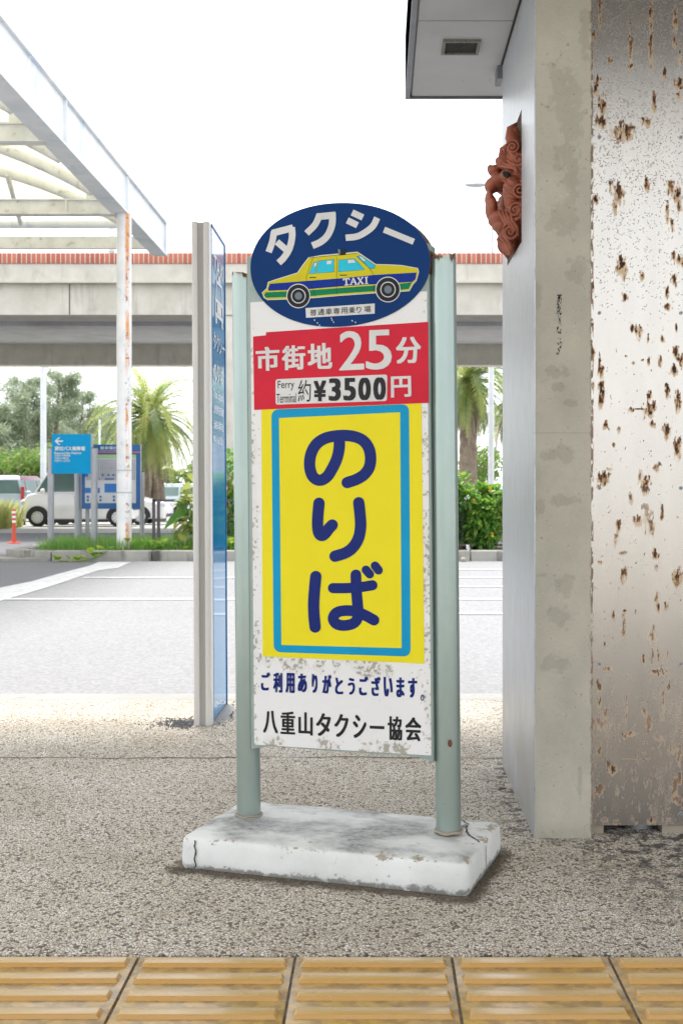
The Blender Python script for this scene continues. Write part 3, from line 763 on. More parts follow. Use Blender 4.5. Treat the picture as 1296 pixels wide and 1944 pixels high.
# concrete foot (in the sign's frame: undo the lean by building in world and converting)
BO = Vector((-.4705, 2.884, 0)); ba = Vector((.953, -.303, 0)).normalized(); bb = Vector((.303, .953, 0)).normalized()
BL_, BW, BH = .700, .358, .082
b = MB(); nx, ny = 60, 30
def foot_pt(u, v, z):
    p = BO + ba*u + bb*v + Vector((0, 0, z)); return SI @ p
def rr_in(u, v):  # distance inside the rounded rectangle
    r_ = .022; dx = max(r_-u, u-(BL_-r_), 0); dy = max(r_-v, v-(BW-r_), 0)
    if dx > 0 and dy > 0: return r_-math.hypot(dx, dy)
    return min(u, BL_-u, v, BW-v)
# rings from bottom outline to top centre
def ring(inset, z, jit=0.):
    r_ = max(.022-inset, .004); pts = []
    cs = [(inset+r_, inset+r_, pi), (BL_-inset-r_, inset+r_, 1.5*pi), (BL_-inset-r_, BW-inset-r_, 0), (inset+r_, BW-inset-r_, .5*pi)]
    raw = []
    for (cu, cv, t0_) in cs:
        for k in range(5):
            t = t0_+k*pi/8; raw.append((cu+r_*cos(t), cv+r_*sin(t)))
    n_ = len(raw); outp = []
    for i in range(n_):
        a_, c_ = raw[i], raw[(i+1) % n_]
        seg = 1 if i % 5 != 4 else (28 if (i//5) % 2 == 0 else 14)
        for k in range(seg): t = k/seg; outp.append((a_[0]+(c_[0]-a_[0])*t, a_[1]+(c_[1]-a_[1])*t, z))
    return outp
from mathutils import noise as mn
rings = [ring(.004, .004), ring(0, .012), ring(0, .03), ring(.001, .05), ring(.002, .062), ring(.005, .0705), ring(.010, .0745), ring(.02, .0775), ring(.045, .080), ring(.08, .082), ring(.12, .083), ring(.155, .0835)]
vs = []
for j, rg_ in enumerate(rings):
    for (u, v, z) in rg_:
        q = mn.noise(Vector((u*22, v*22, z*22))); q2 = mn.noise(Vector((u*70+5, v*70, z*70)))
        cr = .0
        d_ = (q*.0022+q2*.0011)
        du = (u-BL_/2)/(BL_/2); dv = (v-BW/2)/(BW/2)
        if j < 6: vs.append(foot_pt(u+d_*du*.8, v+d_*dv, z if j else .001))
        else: vs.append(foot_pt(u, v, z+d_*.9))
nr = len(rings[0]); fs = [(a_*nr+k, a_*nr+(k+1) % nr, (a_+1)*nr+(k+1) % nr, (a_+1)*nr+k) for a_ in range(len(rings)-1) for k in range(nr)]
fs.append(tuple(range((len(rings)-1)*nr, len(rings)*nr)))
b.add(vs, fs); foot = b.build('concrete_foot', M['base'], sign, smooth='all')
def foot_top(u, v):
    d = rr_in(u, v)
    for (i0, z0), (i1, z1) in zip([(0, .062), (.005, .0705), (.010, .0745), (.02, .0775), (.045, .080), (.08, .082), (.155, .0835)], [(.005, .0705), (.010, .0745), (.02, .0775), (.045, .080), (.08, .082), (.155, .0835), (.4, .0835)]):
        if d <= i1: return z0+(z1-z0)*(d-i0)/(i1-i0)
    return .0835
def crack(path, wd):
    b = MB(); pts = []
    for (u0, v0), (u1, v1) in zip(path, path[1:]):
        n_ = max(2, int(math.hypot(u1-u0, v1-v0)/.007))
        for k in range(n_): t = k/n_; pts.append((u0+(u1-u0)*t, v0+(v1-v0)*t))
    pts.append(path[-1]); P3 = []
    for i, (u, v) in enumerate(pts):
        j = mn.noise(Vector((u*60, v*60, wd*900)))*.006; P3.append((u+j, v+j*.5, foot_top(u+j, v+j*.5)+.0014))
    vs = []; 
    for i, (u, v, z) in enumerate(P3):
        a_ = P3[max(0, i-1)]; c_ = P3[min(len(P3)-1, i+1)]; d = Vector((c_[0]-a_[0], c_[1]-a_[1])).normalized()
        w_ = wd*(.5+.8*abs(mn.noise(Vector((u*90, v*90, 3.3))))); vs += [foot_pt(u-d.y*w_, v+d.x*w_, z), foot_pt(u+d.y*w_, v-d.x*w_, z)]
    b.add(vs, [(2*i, 2*i+1, 2*i+3, 2*i+2) for i in range(len(P3)-1)])
    return b
crack([(.600, .335), (.628, .285), (.640, .23), (.664, .185), (.690, .165)], .0036).build('crack', M['crack'], foot)
crack([(.628, .285), (.612, .235), (.606, .232)], .007).build('crack', M['mortar'], foot)
crack([(.003, .262), (.045, .235), (.04, .205)], .0012).build('crack', M['crack'], foot)
for (u, v0, dv, zt) in ((.042, -.0008, 0, .070), (.697, .168, 1, .070)):
    b = MB(); vs = []; n_ = 14
    for k in range(n_+1):
        z = .004+(zt-.004)*k/n_; j = mn.noise(Vector((z*90, u*9, 1.7)))*.006; w_ = .0018+.0016*abs(mn.noise(Vector((z*150, 2, 1))))
        if dv: vs += [foot_pt(BL_+.0026, v0+j-w_, z), foot_pt(BL_+.0026, v0+j+w_, z)]
        else: vs += [foot_pt(u+j-w_, -.0026, z), foot_pt(u+j+w_, -.0026, z)]
    b.add(vs, [(2*i, 2*i+1, 2*i+3, 2*i+2) for i in range(n_)]); b.build('crack', M['crack'], foot)
# dirt and loose grit lying along the front of the foot
b = MB()
for k in range(900):
    u = random.uniform(-.03, BL_+.02); v = -abs(random.gauss(0, .014))-.004
    if k % 3 == 0: u = BL_+.004+abs(random.gauss(0, .01)); v = random.uniform(-.02, BW)
    p = BO+ba*u+bb*v; s_ = random.uniform(.0012, .0035)
    b.add([(p.x+s_*cos(t+k), p.y+s_*sin(t+k), .0012) for t in (0, 2.1, 4.2)]+[(p.x, p.y, .001+s_*.9)], [(0, 1, 3), (1, 2, 3), (2, 0, 3)])
tag(b.build('grit', M['soil']), 'dark grit gathered along the front edge of the concrete foot', kind='stuff')

# ------------------------------------------------------------ blue taxi pylon
PYX, PY0, PY1 = -.628, 4.60, 5.05
py = empty('pylon_sign', (-.66, 4.6, 0), 'tall narrow aluminium pylon with glossy blue side panel reading TAXI', 'sign', rot=(0, R(-.28), 0))
def pb_(x0, x1, y0, y1, z0, z1, name, m, bev=.002):
    b = MB(); b.box(x0+.66, x1+.66, y0-4.6, y1-4.6, z0, z1); return b.build(name, m, py, bevel=bev)
pb_(-.694, -.672, 4.60, 4.66, 0, 1.902, 'edge_strip', M['alu_light']); pb_(-.650, -.628, 4.60, 4.66, 0, 1.902, 'edge_strip', M['alu_light'])
b = MB(); xs_ = np.linspace(-.672+.66, -.650+.66, 15)
for i in range(14):
    yy = .008 if i % 2 else .0045
    b.box(xs_[i], xs_[i+1], yy, .05, 0, 1.899)
b.build('fluted_channel', M['alu'], py)
pb_(-.690, -.632, 4.66, 5.05, 0, 1.899, 'core', M['alu'], 0)
bp = pb_(-.632, -.6265, 4.662, 5.046, .012, 1.896, 'blue_panel', M['py_blue'], 0)
pb_(-.632, -.6235, 5.046, 5.056, .0, 1.903, 'rear_trim', M['mapblue'], 0); pb_(-.632, -.6235, 4.66, 5.046, 1.896, 1.905, 'top_trim', M['mapblue'], 0)
b = MB()
def fy(u, v): return (.034+.0012, u, v)
def line(txt, y0, y1, z0, z1, bold=.0): text(b, txt, [(y0, z1), (y1, z1), (y1, z0), (y0, z0)], 0, bold, fn=fy)
FACE[0] = Vector((1, 0, 0))
line('TAXI', .10, .40, 1.735, 1.80, .03)
def rect(y0, y1, z0, z1): b.add([fy(y0, z0), fy(y1, z0), fy(y1, z1), fy(y0, z1)], [(0, 1, 2, 3)])
def poly(pts): b.add([fy(u, v) for u, v in pts], [tuple(range(len(pts)))])
# front view of a cab, built from bars
rect(.235, .285, 1.715, 1.735); rect(.175, .345, 1.70, 1.714); poly([(.155, 1.64), (.175, 1.70), (.19, 1.70), (.172, 1.64)]); poly([(.348, 1.64), (.33, 1.70), (.345, 1.70), (.365, 1.64)])
rect(.14, .38, 1.625, 1.639); rect(.14, .165, 1.585, 1.624); rect(.195, .325, 1.585, 1.624); rect(.355, .38, 1.585, 1.624); rect(.14, .38, 1.567, 1.584); rect(.15, .19, 1.54, 1.566); rect(.33, .37, 1.54, 1.566)
line('タクシー', .08, .42, 1.43, 1.50, .03); line('のりば', .08, .36, 1.31, 1.385, .03)
line('Taxi Stand', .08, .36, 1.245, 1.28, .0); line('出租車搭乘處', .08, .38, 1.185, 1.22, .0); line('出租车乘车处', .08, .38, 1.125, 1.16, .0); line('택시 승강장', .08, .34, 1.07, 1.10, .0)
b.build('white_lettering', M['py_white'], bp)
b = MB(); b.ell((.03, .25, 0), (.05, .24, .006)); b.build('mortar_bed', M['kerb_near'], py, smooth='all')
# broken ground beside the pylon foot
b = MB()
for k in range(700):
    x = -.70-abs(random.gauss(0, .07)); y = 4.64+random.gauss(0, .05)+(x+.7)*-.1
    if k % 5 == 0: x = -.60+random.gauss(0, .02); y = 4.85+random.gauss(0, .12)
    s_ = random.uniform(.002, .006)
    b.add([(x+s_*cos(t+k), y+s_*sin(t+k), .001) for t in (0, 2.1, 4.2)]+[(x, y, .001+s_*.9)], [(0, 1, 3), (1, 2, 3), (2, 0, 3)])
tag(b.build('crumbled_asphalt', M['asphalt']), 'dark crumbs of broken paving beside the pylon foot', kind='stuff')

FACE[0] = Vector((0, -1, 0))
# ------------------------------------------------------------ shelter on the right: pillar, cladding, soffit, metal panel
sh = empty('concrete_pillar', (.4, 3.13, 0), 'grey concrete pillar with brushed side face and square niche', 'pillar')
def wbox(par, x0, x1, y0, y1, z0, z1, name, m, bev=.0, label=None):
    L = par.location; b = MB(); b.box(x0-L.x, x1-L.x, y0-L.y, y1-L.y, z0-L.z, z1-L.z); return b.build(name, m, par, bevel=bev, label=label)
NY0, NY1, NZ0, NZ1 = 3.407, 3.783, 1.585, 1.955
b = MB(); LX, LY = .4, 3.13
def q3(pts, mi=0): b.add([(x-LX, y-LY, z) for x, y, z in pts], [(0, 1, 2, 3)], mi)
x0, x1, y0, y1 = .4025, .5450, 3.13, 3.93; zt = 2.262
q3([(x0, y0, -.01), (x1, y0, -.01), (x1, y0, zt), (x0, y0, zt)]); q3([(x1, y0, -.01), (x1, y1, -.01), (x1, y1, zt), (x1, y0, zt)]); q3([(x1, y1, -.01), (x0, y1, -.01), (x0, y1, zt), (x1, y1, zt)])
q3([(x0, y0, zt), (x1, y0, zt), (x1, y1, zt), (x0, y1, zt)])
for (ya, yb, za, zb) in ((y0, NY0, -.01, zt), (NY1, y1, -.01, zt), (NY0, NY1, -.01, NZ0), (NY0, NY1, NZ1, zt)):
    q3([(x0, yb, za), (x0, ya, za), (x0, ya, zb), (x0, yb, zb)])
xd = .49
q3([(x0, NY0, NZ0), (xd, NY0, NZ0), (xd, NY0, NZ1), (x0, NY0, NZ1)]); q3([(xd, NY1, NZ0), (x0, NY1, NZ0), (x0, NY1, NZ1), (xd, NY1, NZ1)])
q3([(x0, NY0, NZ1), (xd, NY0, NZ1), (xd, NY1, NZ1), (x0, NY1, NZ1)]); q3([(x0, NY0, NZ0), (x0, NY1, NZ0), (xd, NY1, NZ0), (xd, NY0, NZ0)]); q3([(xd, NY0, NZ0), (xd, NY1, NZ0), (xd, NY1, NZ1), (xd, NY0, NZ1)])
b.build('shaft', M['pillar'], sh, merge=True)
b = MB()
for (ya, yb, za, zb) in ((y0-.001, NY0, .0, 2.262), (NY1, y1+.001, .0, 2.262), (NY0, NY1, .0, NZ0), (NY0, NY1, NZ1, 2.262)):
    b.box(.399-LX, .4023-LX, ya-LY, yb-LY, za, zb)
b.build('side_cladding', M['clad'], sh)
damp = [(1072, 180, 32, 60), (1082, 235, 24, 40), (1075, 290, 18, 40), (1085, 340, 22, 50), (1068, 420, 38, 30), (1055, 300, 14, 30), (1060, 705, 26, 14), (1062, 735, 16, 10), (1078, 765, 16, 12), (1070, 862, 15, 15), (1045, 865, 14, 10), (1022, 960, 14, 20), (1068, 950, 42, 9), (1028, 1092, 12, 6), (1070, 1110, 26, 20), (1062, 1170, 26, 20), (1050, 1260, 34, 14), (1100, 1480, 5, 40), (1020, 560, 10, 40), (1090, 520, 24, 30), (1110, 60, 10, 60)]
def paint_pillar(U, V):
    PX = (U+LX)*FPX/3.13+VX; PYv = VY-(V-H)*FPX/3.13
    nA = fbm(U, V, 60, 60, 71, 4); nB = fbm(U, V, 12, 8, 73, 4); nC = fbm(U, V, 260, 260, 75, 3)
    c = np.array([.44, .415, .345])[None, None]*(1+.30*(nB[..., None]-.5)+.12*(nA[..., None]-.5)+.08*(nC[..., None]-.5))
    k = np.zeros_like(U)
    for x, y, w_, h_ in damp:
        d = np.sqrt(((PX-x)/w_)**2+((PYv-y)/h_)**2); k = np.maximum(k, sstep(1.15-d+(nA-.5)*2.2+(nB-.5)*1.2, 0, .6))
    k = k*.27+sstep(nC, .76, .80)*.35+sstep(nA*.5+nC*.5, .70, .74)*.4+sstep(V, .05, .0)*nA*.5
    eg = np.maximum(sstep(PX, 1015.5, 1012.5), sstep(PX, 1117, 1121))*sstep(nA, .45, .62)*.6
    k = np.clip(k+eg, 0, .9)[..., None]; c = c*(1-k)+np.array([.17, .15, .115])*k
    sc2 = sstep(nC*.7+nA*.3, .28, .24)[..., None]*.5; c = c*(1-sc2)+np.array([.62, .60, .55])*sc2
    return np.concatenate([c, np.full(U.shape+(1,), .5)], 2)
M['pillar_face'] = m_attr('pillar_front_concrete', .85, 0, .85)
painted('front_face', lambda U, V: (U, U*0-.0009, V), .0026, .1448, 0, 2.26, .0019, paint_pillar, M['pillar_face'], sh)
# tar streak and joint line on the front face
b = MB(); r2 = random.Random(4)
for k in range(230):
    px = 1060+r2.uniform(-4.5, 4.5)*(1 if k < 140 else .5); t = r2.random(); pyy = 560+115*t**1.3
    if r2.random() < .25+.5*t: continue
    p = at(px, pyy, 3.13); s_ = r2.uniform(.0004, .0013)
    b.add([(p.x-s_-LX, -.0016-.00002*(k % 9), p.z-s_*2.4), (p.x+s_-LX, -.0016-.00002*(k % 9), p.z-s_*2), (p.x+s_*.8-LX, -.0016-.00002*(k % 9), p.z+s_*2.4), (p.x-s_*.7-LX, -.0016-.00002*(k % 9), p.z+s_*2)], [(0, 1, 2, 3)])
b.build('tar_streak', M['s_black'], sh)
b = MB(); p0, p1 = at(1012, 822, 3.13), at(1120, 820, 3.13); b.box(p0.x-LX, p1.x-LX, -.0013, .001, p0.z-.0006, p0.z+.0006); 
b.build('formwork_line', M['mortar'], sh)
# stainless panel
ms = empty('steel_panel', (.5475, 3.17, .022), 'rust-spotted stainless steel sheet fixed with screws beside the pillar', 'panel')
blots = [(92, 20, 6, 60), (92, 90, 5, 30), (63, 160, 8, 20), (233, 210, 7, 70), (236, 300, 9, 14), (327, 60, 7, 80), (326, 180, 7, 80), (330, 250, 6, 25), (440, 80, 9, 45), (435, 185, 8, 20), (140, 275, 10, 14), (390, 330, 6, 28), (458, 382, 16, 20), (455, 435, 9, 14), (85, 368, 9, 18), (72, 408, 10, 22), (103, 470, 13, 38), (343, 470, 10, 34), (98, 560, 20, 20), (307, 557, 14, 18), (205, 600, 36, 30), (178, 640, 8, 14), (460, 262, 5, 25), (175, 880, 20, 40), (160, 945, 8, 28), (310, 840, 10, 25), (140, 858, 5, 22), (420, 850, 14, 35), (450, 890, 14, 50), (403, 960, 6, 40), (425, 1028, 6, 25), (75, 915, 10, 16), (195, 1225, 20, 38), (205, 1365, 9, 16), (190, 1190, 10, 14), (285, 1268, 9, 18), (430, 1172, 8, 14), (462, 1190, 16, 24), (435, 1290, 12, 20), (400, 1338, 7, 22), (403, 1408, 10, 14), (58, 1315, 6, 26), (242, 1512, 6, 14), (270, 1522, 14, 22), (376, 1558, 9, 16), (313, 1565, 3, 14), (370, 1655, 9, 22), (60, 1610, 7, 30), (316, 1662, 5, 14), (285, 1660, 7, 4), (443, 1620, 10, 22), (466, 1655, 16, 20), (433, 1700, 14, 20), (95, 1690, 10, 40), (98, 1770, 10, 20), (100, 1832, 12, 30), (402, 1795, 7, 26), (320, 1820, 9, 18), (322, 1880, 22, 26), (285, 1886, 50, 3), (235, 1886, 9, 9), (450, 1850, 10, 40), (60, 1770, 6, 18), (122, 1940, 4, 8), (445, 1510, 5, 12), (212, 1640, 5, 5), (245, 1672, 6, 8)]
blots = [(1100+x/2.43, y/2.43, w_/2.43, h_/2.43, 1.) for x, y, w_, h_ in blots]
bl3 = [(390, 40, 13, 26, 1), (440, 110, 14, 34, 1), (115, 15, 8, 12, 1), (172, 32, 6, 14, 1), (152, 102, 6, 8, 1), (325, 10, 9, 12, 1), (345, 197, 10, 18, .9), (105, 250, 22, 22, 1), (85, 290, 10, 10, .9), (130, 212, 9, 7, .8), (297, 262, 14, 22, 1), (290, 300, 14, 20, .8), (270, 240, 10, 24, .6), (230, 345, 9, 20, .8), (262, 440, 16, 20, .9), (322, 462, 9, 28, .8), (300, 420, 20, 40, .4), (368, 405, 6, 26, .9), (172, 465, 9, 22, 1), (160, 525, 9, 20, .6), (190, 592, 16, 6, .6), (340, 597, 10, 20, 1), (345, 650, 8, 12, .8), (92, 632, 9, 7, 1), (195, 675, 10, 26, .9), (438, 688, 16, 26, 1), (436, 725, 7, 18, .7), (345, 790, 6, 36, .8), (352, 835, 9, 14, 1), (390, 830, 7, 16, 1), (250, 855, 5, 9, 1), (152, 870, 6, 14, .9), (200, 853, 5, 6, 1), (197, 930, 7, 34, .7), (325, 955, 14, 26, .7), (285, 1060, 7, 20, 1), (326, 1052, 4, 26, .8), (352, 1048, 4, 24, .8), (392, 1050, 4, 18, .8), (110, 1005, 5, 8, .9), (125, 1112, 14, 8, .7), (350, 1122, 24, 16, .8), (85, 1190, 8, 30, .8), (88, 1260, 8, 30, .8), (110, 1310, 8, 24, .7), (210, 1285, 3, 40, .6), (376, 1250, 4, 50, .7), (400, 1185, 6, 16, .8), (290, 1308, 8, 16, 1), (310, 1345, 12, 26, .6), (220, 1405, 20, 10, .8), (203, 1418, 7, 10, .9), (100, 1360, 30, 26, .5), (85, 1480, 10, 16, .7), (130, 1545, 10, 16, .8), (148, 1562, 18, 22, 1), (425, 1640, 14, 50, .7), (430, 1700, 26, 14, .7), (450, 1600, 9, 26, .8), (445, 1500, 8, 40, .6), (90, 1655, 16, 20, .7), (168, 1660, 7, 20, .6), (255, 1519, 46, 2.5, .8), (262, 1500, 2, 24, .7), (322, 1795, 14, 14, 1), (330, 1830, 26, 20, .7), (240, 1840, 26, 10, .6), (110, 1790, 20, 10, .5), (160, 1805, 12, 8, .6), (268, 1735, 4, 24, .5), (420, 1470, 20, 20, .4), (360, 1420, 20, 12, .4), (318, 1605, 8, 9, .6)]
blots += [(1100+x/2.372, 800+y/2.372, w_/2.372, h_/2.372, s_) for x, y, w_, h_, s_ in bl3]
PLX, PLY, PLZ = .5475, 3.17, .022
def paint_steel(U, V):
    X = U+PLX; Z = V+PLZ
    PX = X*FPX/PLY+VX; PYv = VY-(Z-H)*FPX/PLY
    nA = fbm(U, V, 420, 170, 21, 4); nB = fbm(U, V, 200, 70, 33, 4); nC = fbm(U, V, 30, 8, 8, 4)
    core_ = np.zeros_like(U); rust = np.zeros_like(U); halo = np.zeros_like(U)
    for x, y, w_, h_, s_ in blots:
        if x < 1118 or x > 1310: continue
        d = np.sqrt(((PX-x)/(w_*1.0))**2+((PYv-y)/(h_*1.0))**2)
        raw = 1.30-d+(nB-.5)*3.4+(nA-.5)*2.0
        rust = np.maximum(rust, s_*sstep(raw, .45, .62)*sstep(d, 2.3, 1.7)); core_ = np.maximum(core_, s_*sstep(raw+(nA-.5)*1.5, .75, 1.15)*sstep(d, 1.9, 1.4))
        dh = np.sqrt(((PX-x)/(w_*1.5))**2+((PYv-y-h_*.4)/(h_*1.5))**2)
        halo = np.maximum(halo, s_*sstep(1.35-dh+(nB-.5)*1.6, .2, .9)*sstep(dh, 2.2, 1.4))
    edge = sstep(PX, 1127, 1122)*sstep(nB, .42, .55); rust = np.maximum(rust, edge*.9)
    rust = np.maximum(rust, sstep(nA*.5+nB*.5, .725, .745)*.9)
    low = sstep(PYv, 1250, 1380)
    rust = np.maximum(rust, low*sstep(nB, .68, .72)*.5); halo = np.maximum(halo, low*sstep(nC, .5, .75)*.18)
    # black mould squiggles, thick towards the top
    sq = np.zeros_like(U); nv_, nu_ = U.shape; rs = np.random.default_rng(5); ru = (U[0, -1]-U[0, 0])/(nu_-1); rv = (V[-1, 0]-V[0, 0])/(nv_-1)
    for k in range(3800):
        y_ = rs.random()**1.25*620-20; x_ = rs.uniform(1120, 1310)
        if rs.random() > np.clip(1.15-max(y_-180, 0)/430, 0.05, 1): continue
        z_ = H+(VY-y_)*PLY/FPX-PLZ; u_ = (x_-VX)*PLY/FPX-PLX; an = rs.uniform(0, 6.28)
        L_ = int(rs.integers(2, 6)); s0 = rs.uniform(.25, .8)
        for q in range(L_):
            i_ = int((z_-V[0, 0])/rv+.5); j_ = int((u_-U[0, 0])/ru+.5)
            if 0 <= i_ < nv_ and 0 <= j_ < nu_: sq[i_, j_] = max(sq[i_, j_], s0)
            an += rs.uniform(-.9, .9); u_ += cos(an)*.0014; z_ += sin(an)*.0014
    base = np.array([.46, .435, .40]); c = base[None, None]*(1+.10*(nC[..., None]-.5))
    refl_dim = sstep(PYv, 420, 120)[..., None]*.04; c = c*(1-refl_dim)  # dark reflection near the top painted into the colour
    def mixc(c, col, k): k = np.clip(k, 0, 1)[..., None]; return c*(1-k)+np.array(col)*k
    c = mixc(c, (.50, .30, .10), halo*.6); c = mixc(c, (.10, .10, .09), sq*.8)
    dk = np.clip(core_+sstep(nA, .55, .7)*.5, 0, 1)[..., None]
    rc = np.array([.032, .018, .017])*dk+np.array([.27, .115, .035])*(1-dk)
    k = np.clip(rust, 0, 1)[..., None]; c = c*(1-k)+rc*k
    al = np.clip(np.maximum(rust, np.maximum(halo*.4, sq*.8)), 0, 1)
    return np.concatenate([c, al[..., None]], 2)
M['steel'] = m_attr('spotted_steel', .23, .92, .9, .05, True)
painted('sheet', lambda U, V: (U, U*0, V), 0, .262, 0, 2.235, .0014, paint_steel, M['steel'], ms)
b = MB(); b.box(0, .262, .0006, .004, 0, 2.235); b.build('sheet_back', M['fascia'], ms)
for px in (1137, 1291.5):
    for py_ in (260.5, 594, 926.5, 1260.5, 1544):
        if px == 1137 and py_ == 1544: continue
        p = at(px, py_, 3.17)
        b = MB(); b.cyl((p.x-PLX, .0, p.z-PLZ), (p.x-PLX, -.0022, p.z-PLZ), .0048, 16); sc_ = b.build('screw', M['gal'], ms, smooth=True)
        b = MB(); b.cyl((p.x-PLX, -.0022, p.z-PLZ), (p.x-PLX, -.0026, p.z-PLZ), .0018, 6); b.build('socket', M['dark'], sc_)
for (xa, xb) in ((.0, .038), (.19, .27)):
    b = MB(); b.box(xa, xb, .008, .06, -.03, -.001); b.build('packing', M['mortar'], ms)
core = empty('shelter_wall', (.5475, 3.18, 0), 'dark core wall behind the steel panel beneath the shelter roof', 'wall')
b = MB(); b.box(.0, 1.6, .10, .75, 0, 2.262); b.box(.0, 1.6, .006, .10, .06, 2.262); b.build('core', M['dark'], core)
pv = MB(); p = at(1213, 1588, 3.24); pv.cyl((p.x, 3.245, -.02), (p.x, 3.245, .06), .034, 24)
tag(pv.build('drain_pipe', M['gal'], smooth=True), 'round grey pipe end showing under the rusty steel panel', 'pipe')
# soffit
sf = empty('shelter_roof', (.094, 4.28, 2.27), 'flat shelter roof with pale soffit panels, grey rim and vent grilles', 'roof')
b = MB(); b.box(.0, 3., -2.2, .0, .004, .20); b.build('roof_slab', M['fascia'], sf)
for k in range(3):
    y1_ = 4.262 - .0 if k == 0 else 3.575-.70*(k-1)-.003
    y0_ = 3.575+.003 if k == 0 else 3.575-.70*k
    b = MB(); b.box(.022, 2.9, y0_-4.28, y1_-4.28, -.004, .003); b.build('soffit_panel', M['soffit'], sf)
b = MB(); b.box(-.0, .016, -2.2, .0, -.010, .21); b.box(.016, 3., -.012, .0, -.010, .21); b.build('rim', M['fascia'], sf)
def grille(xc, yc):
    b = MB(); s_ = .058
    for (a0, a1, c0, c1) in ((-s_, s_, -s_, -s_+.009), (-s_, s_, s_-.009, s_), (-s_, -s_+.009, -s_+.009, s_-.009), (s_-.009, s_, -s_+.009, s_-.009)):
        b.box(xc+a0-.094, xc+a1-.094, yc+c0-4.28, yc+c1-4.28, -.012, -.0045)
    o = b.build('vent', M['grille'], sf)
    b = MB(); b.box(xc-s_+.009-.094, xc+s_-.009-.094, yc-s_+.009-4.28, yc+s_-.009-4.28, -.006, -.0045)
    b.build('vent_mesh', M['dark'], o)
grille(.255, 3.78); grille(.255, 3.30)
b = MB(); b.box(.394-.094, .40-.094, 3.1-4.28, 3.93-4.28, -.012, -.004); b.build('joint_gap', M['dark'], sf)
b = MB(); p = at(946, 140, 3.97); b.box(p.x-.006-.094, p.x+.012-.094, 3.95-4.28, 4.03-4.28, p.z-.022-2.27, -.0045); b.build('bracket', M['fascia'], sf)

# ------------------------------------------------------------ terracotta lion mask
mk = empty('lion_mask', (.40, 3.595, 1.755), 'terracotta guardian lion mask mounted in the niche of the pillar', 'mask')
b = MB()
def E3(a_, bb_, c_, ra, rb, rc, rot=None): b.ell((-a_, bb_, c_-1.755), (ra, rb, rc), 18, 12, rot)
E3(-.02, 0, 1.755, .045, .160, .150); E3(-.005, 0, 1.85, .045, .12, .05)
E3(.045, 0, 1.797, .034, .07, .024); E3(.066, 0, 1.788, .022, .045, .022); E3(.058, 0, 1.832, .020, .035, .016); E3(.071, 0, 1.838, .010, .016, .012)
E3(.036, .052, 1.845, .022, .028, .022); E3(.036, -.052, 1.845, .022, .028, .022)
E3(.038, 0, 1.688, .040, .075, .024); E3(.068, 0, 1.722, .018, .052, .036); E3(.075, 0, 1.75, .012, .05, .022); E3(.03, 0, 1.668, .035, .06, .018)
E3(.008, -.07, 1.74, .030, .05, .06); E3(.008, .07, 1.74, .030, .05, .06)
for s_ in (-1, 1):
    E3(.02, s_*.065, 1.80, .03, .035, .022); E3(.012, s_*.10, 1.90, .018, .022, .034)
E3(.016, .115, 1.745, .030, .045, .042); E3(.016, -.115, 1.745, .030, .045, .042); E3(0, 0, 1.645, .03, .10, .035); E3(.01, 0, 1.615, .02, .07, .03)
for k in range(7):
    t = k/6-.5; E3(.02-.02*abs(t), t*.18, 1.618+.03*abs(t)*2, .018, .016, .03)
tmp = b.build('face', M['terra'], None)
rm = tmp.modifiers.new('r', 'REMESH'); rm.mode = 'VOXEL'; rm.voxel_size = .0028
bpy.context.view_layer.update()
me = bpy.data.meshes.new_from_object(tmp.evaluated_get(bpy.context.evaluated_depsgraph_get())); me.name = 'face'
bpy.data.objects.remove(tmp)
bm = bmesh.new(); bm.from_mesh(me); bmesh.ops.smooth_vert(bm, verts=bm.verts, factor=.5, use_axis_x=True, use_axis_y=True, use_axis_z=True)
bmesh.ops.smooth_vert(bm, verts=bm.verts, factor=.5, use_axis_x=True, use_axis_y=True, use_axis_z=True)
bm.normal_update()
for v in bm.verts:   # carved folds
    p = v.co; w_ = .0018*sin(480*(p.z*.8+abs(p.y)*.35+.10*p.x)+6*sin(p.y*28))*max(0, min(1, (abs(p.y)-.03)/.05))
    if p.x < -.045: w_ *= .3
    v.co += v.normal*w_
bm.to_mesh(me); bm.free(); me.polygons.foreach_set('use_smooth', [True]*len(me.polygons))
fo = bpy.data.objects.new('face', me); COL.objects.link(fo); fo.parent = mk
def spiral(c, r_, turns, rad, nrm=(-.6, -.8, 0), ph=0., flip=1):
    N_ = Vector(nrm).normalized(); U_ = Vector((0, 0, 1)); V_ = N_.cross(U_).normalized(); U_ = V_.cross(N_); n_ = int(turns*14); pts = []
    for k in range(n_+1):
        t = k/n_; th = ph+flip*turns*2*pi*t; q = r_*(1-.88*t); pts.append(Vector(c)+(U_*cos(th)+V_*sin(th))*q+N_*.006*t)
    bb2 = MB(); bb2.tube(pts, [rad*(1-.35*k/n_) for k in range(n_+1)], 7); return bb2
def curl(a_, bv, c_, r_, turns=2.3, rad=.0035, **k): spiral((-a_, bv, c_-1.755), r_, turns, rad, **k).build('mane_curl', M['terra'], mk, smooth='all')
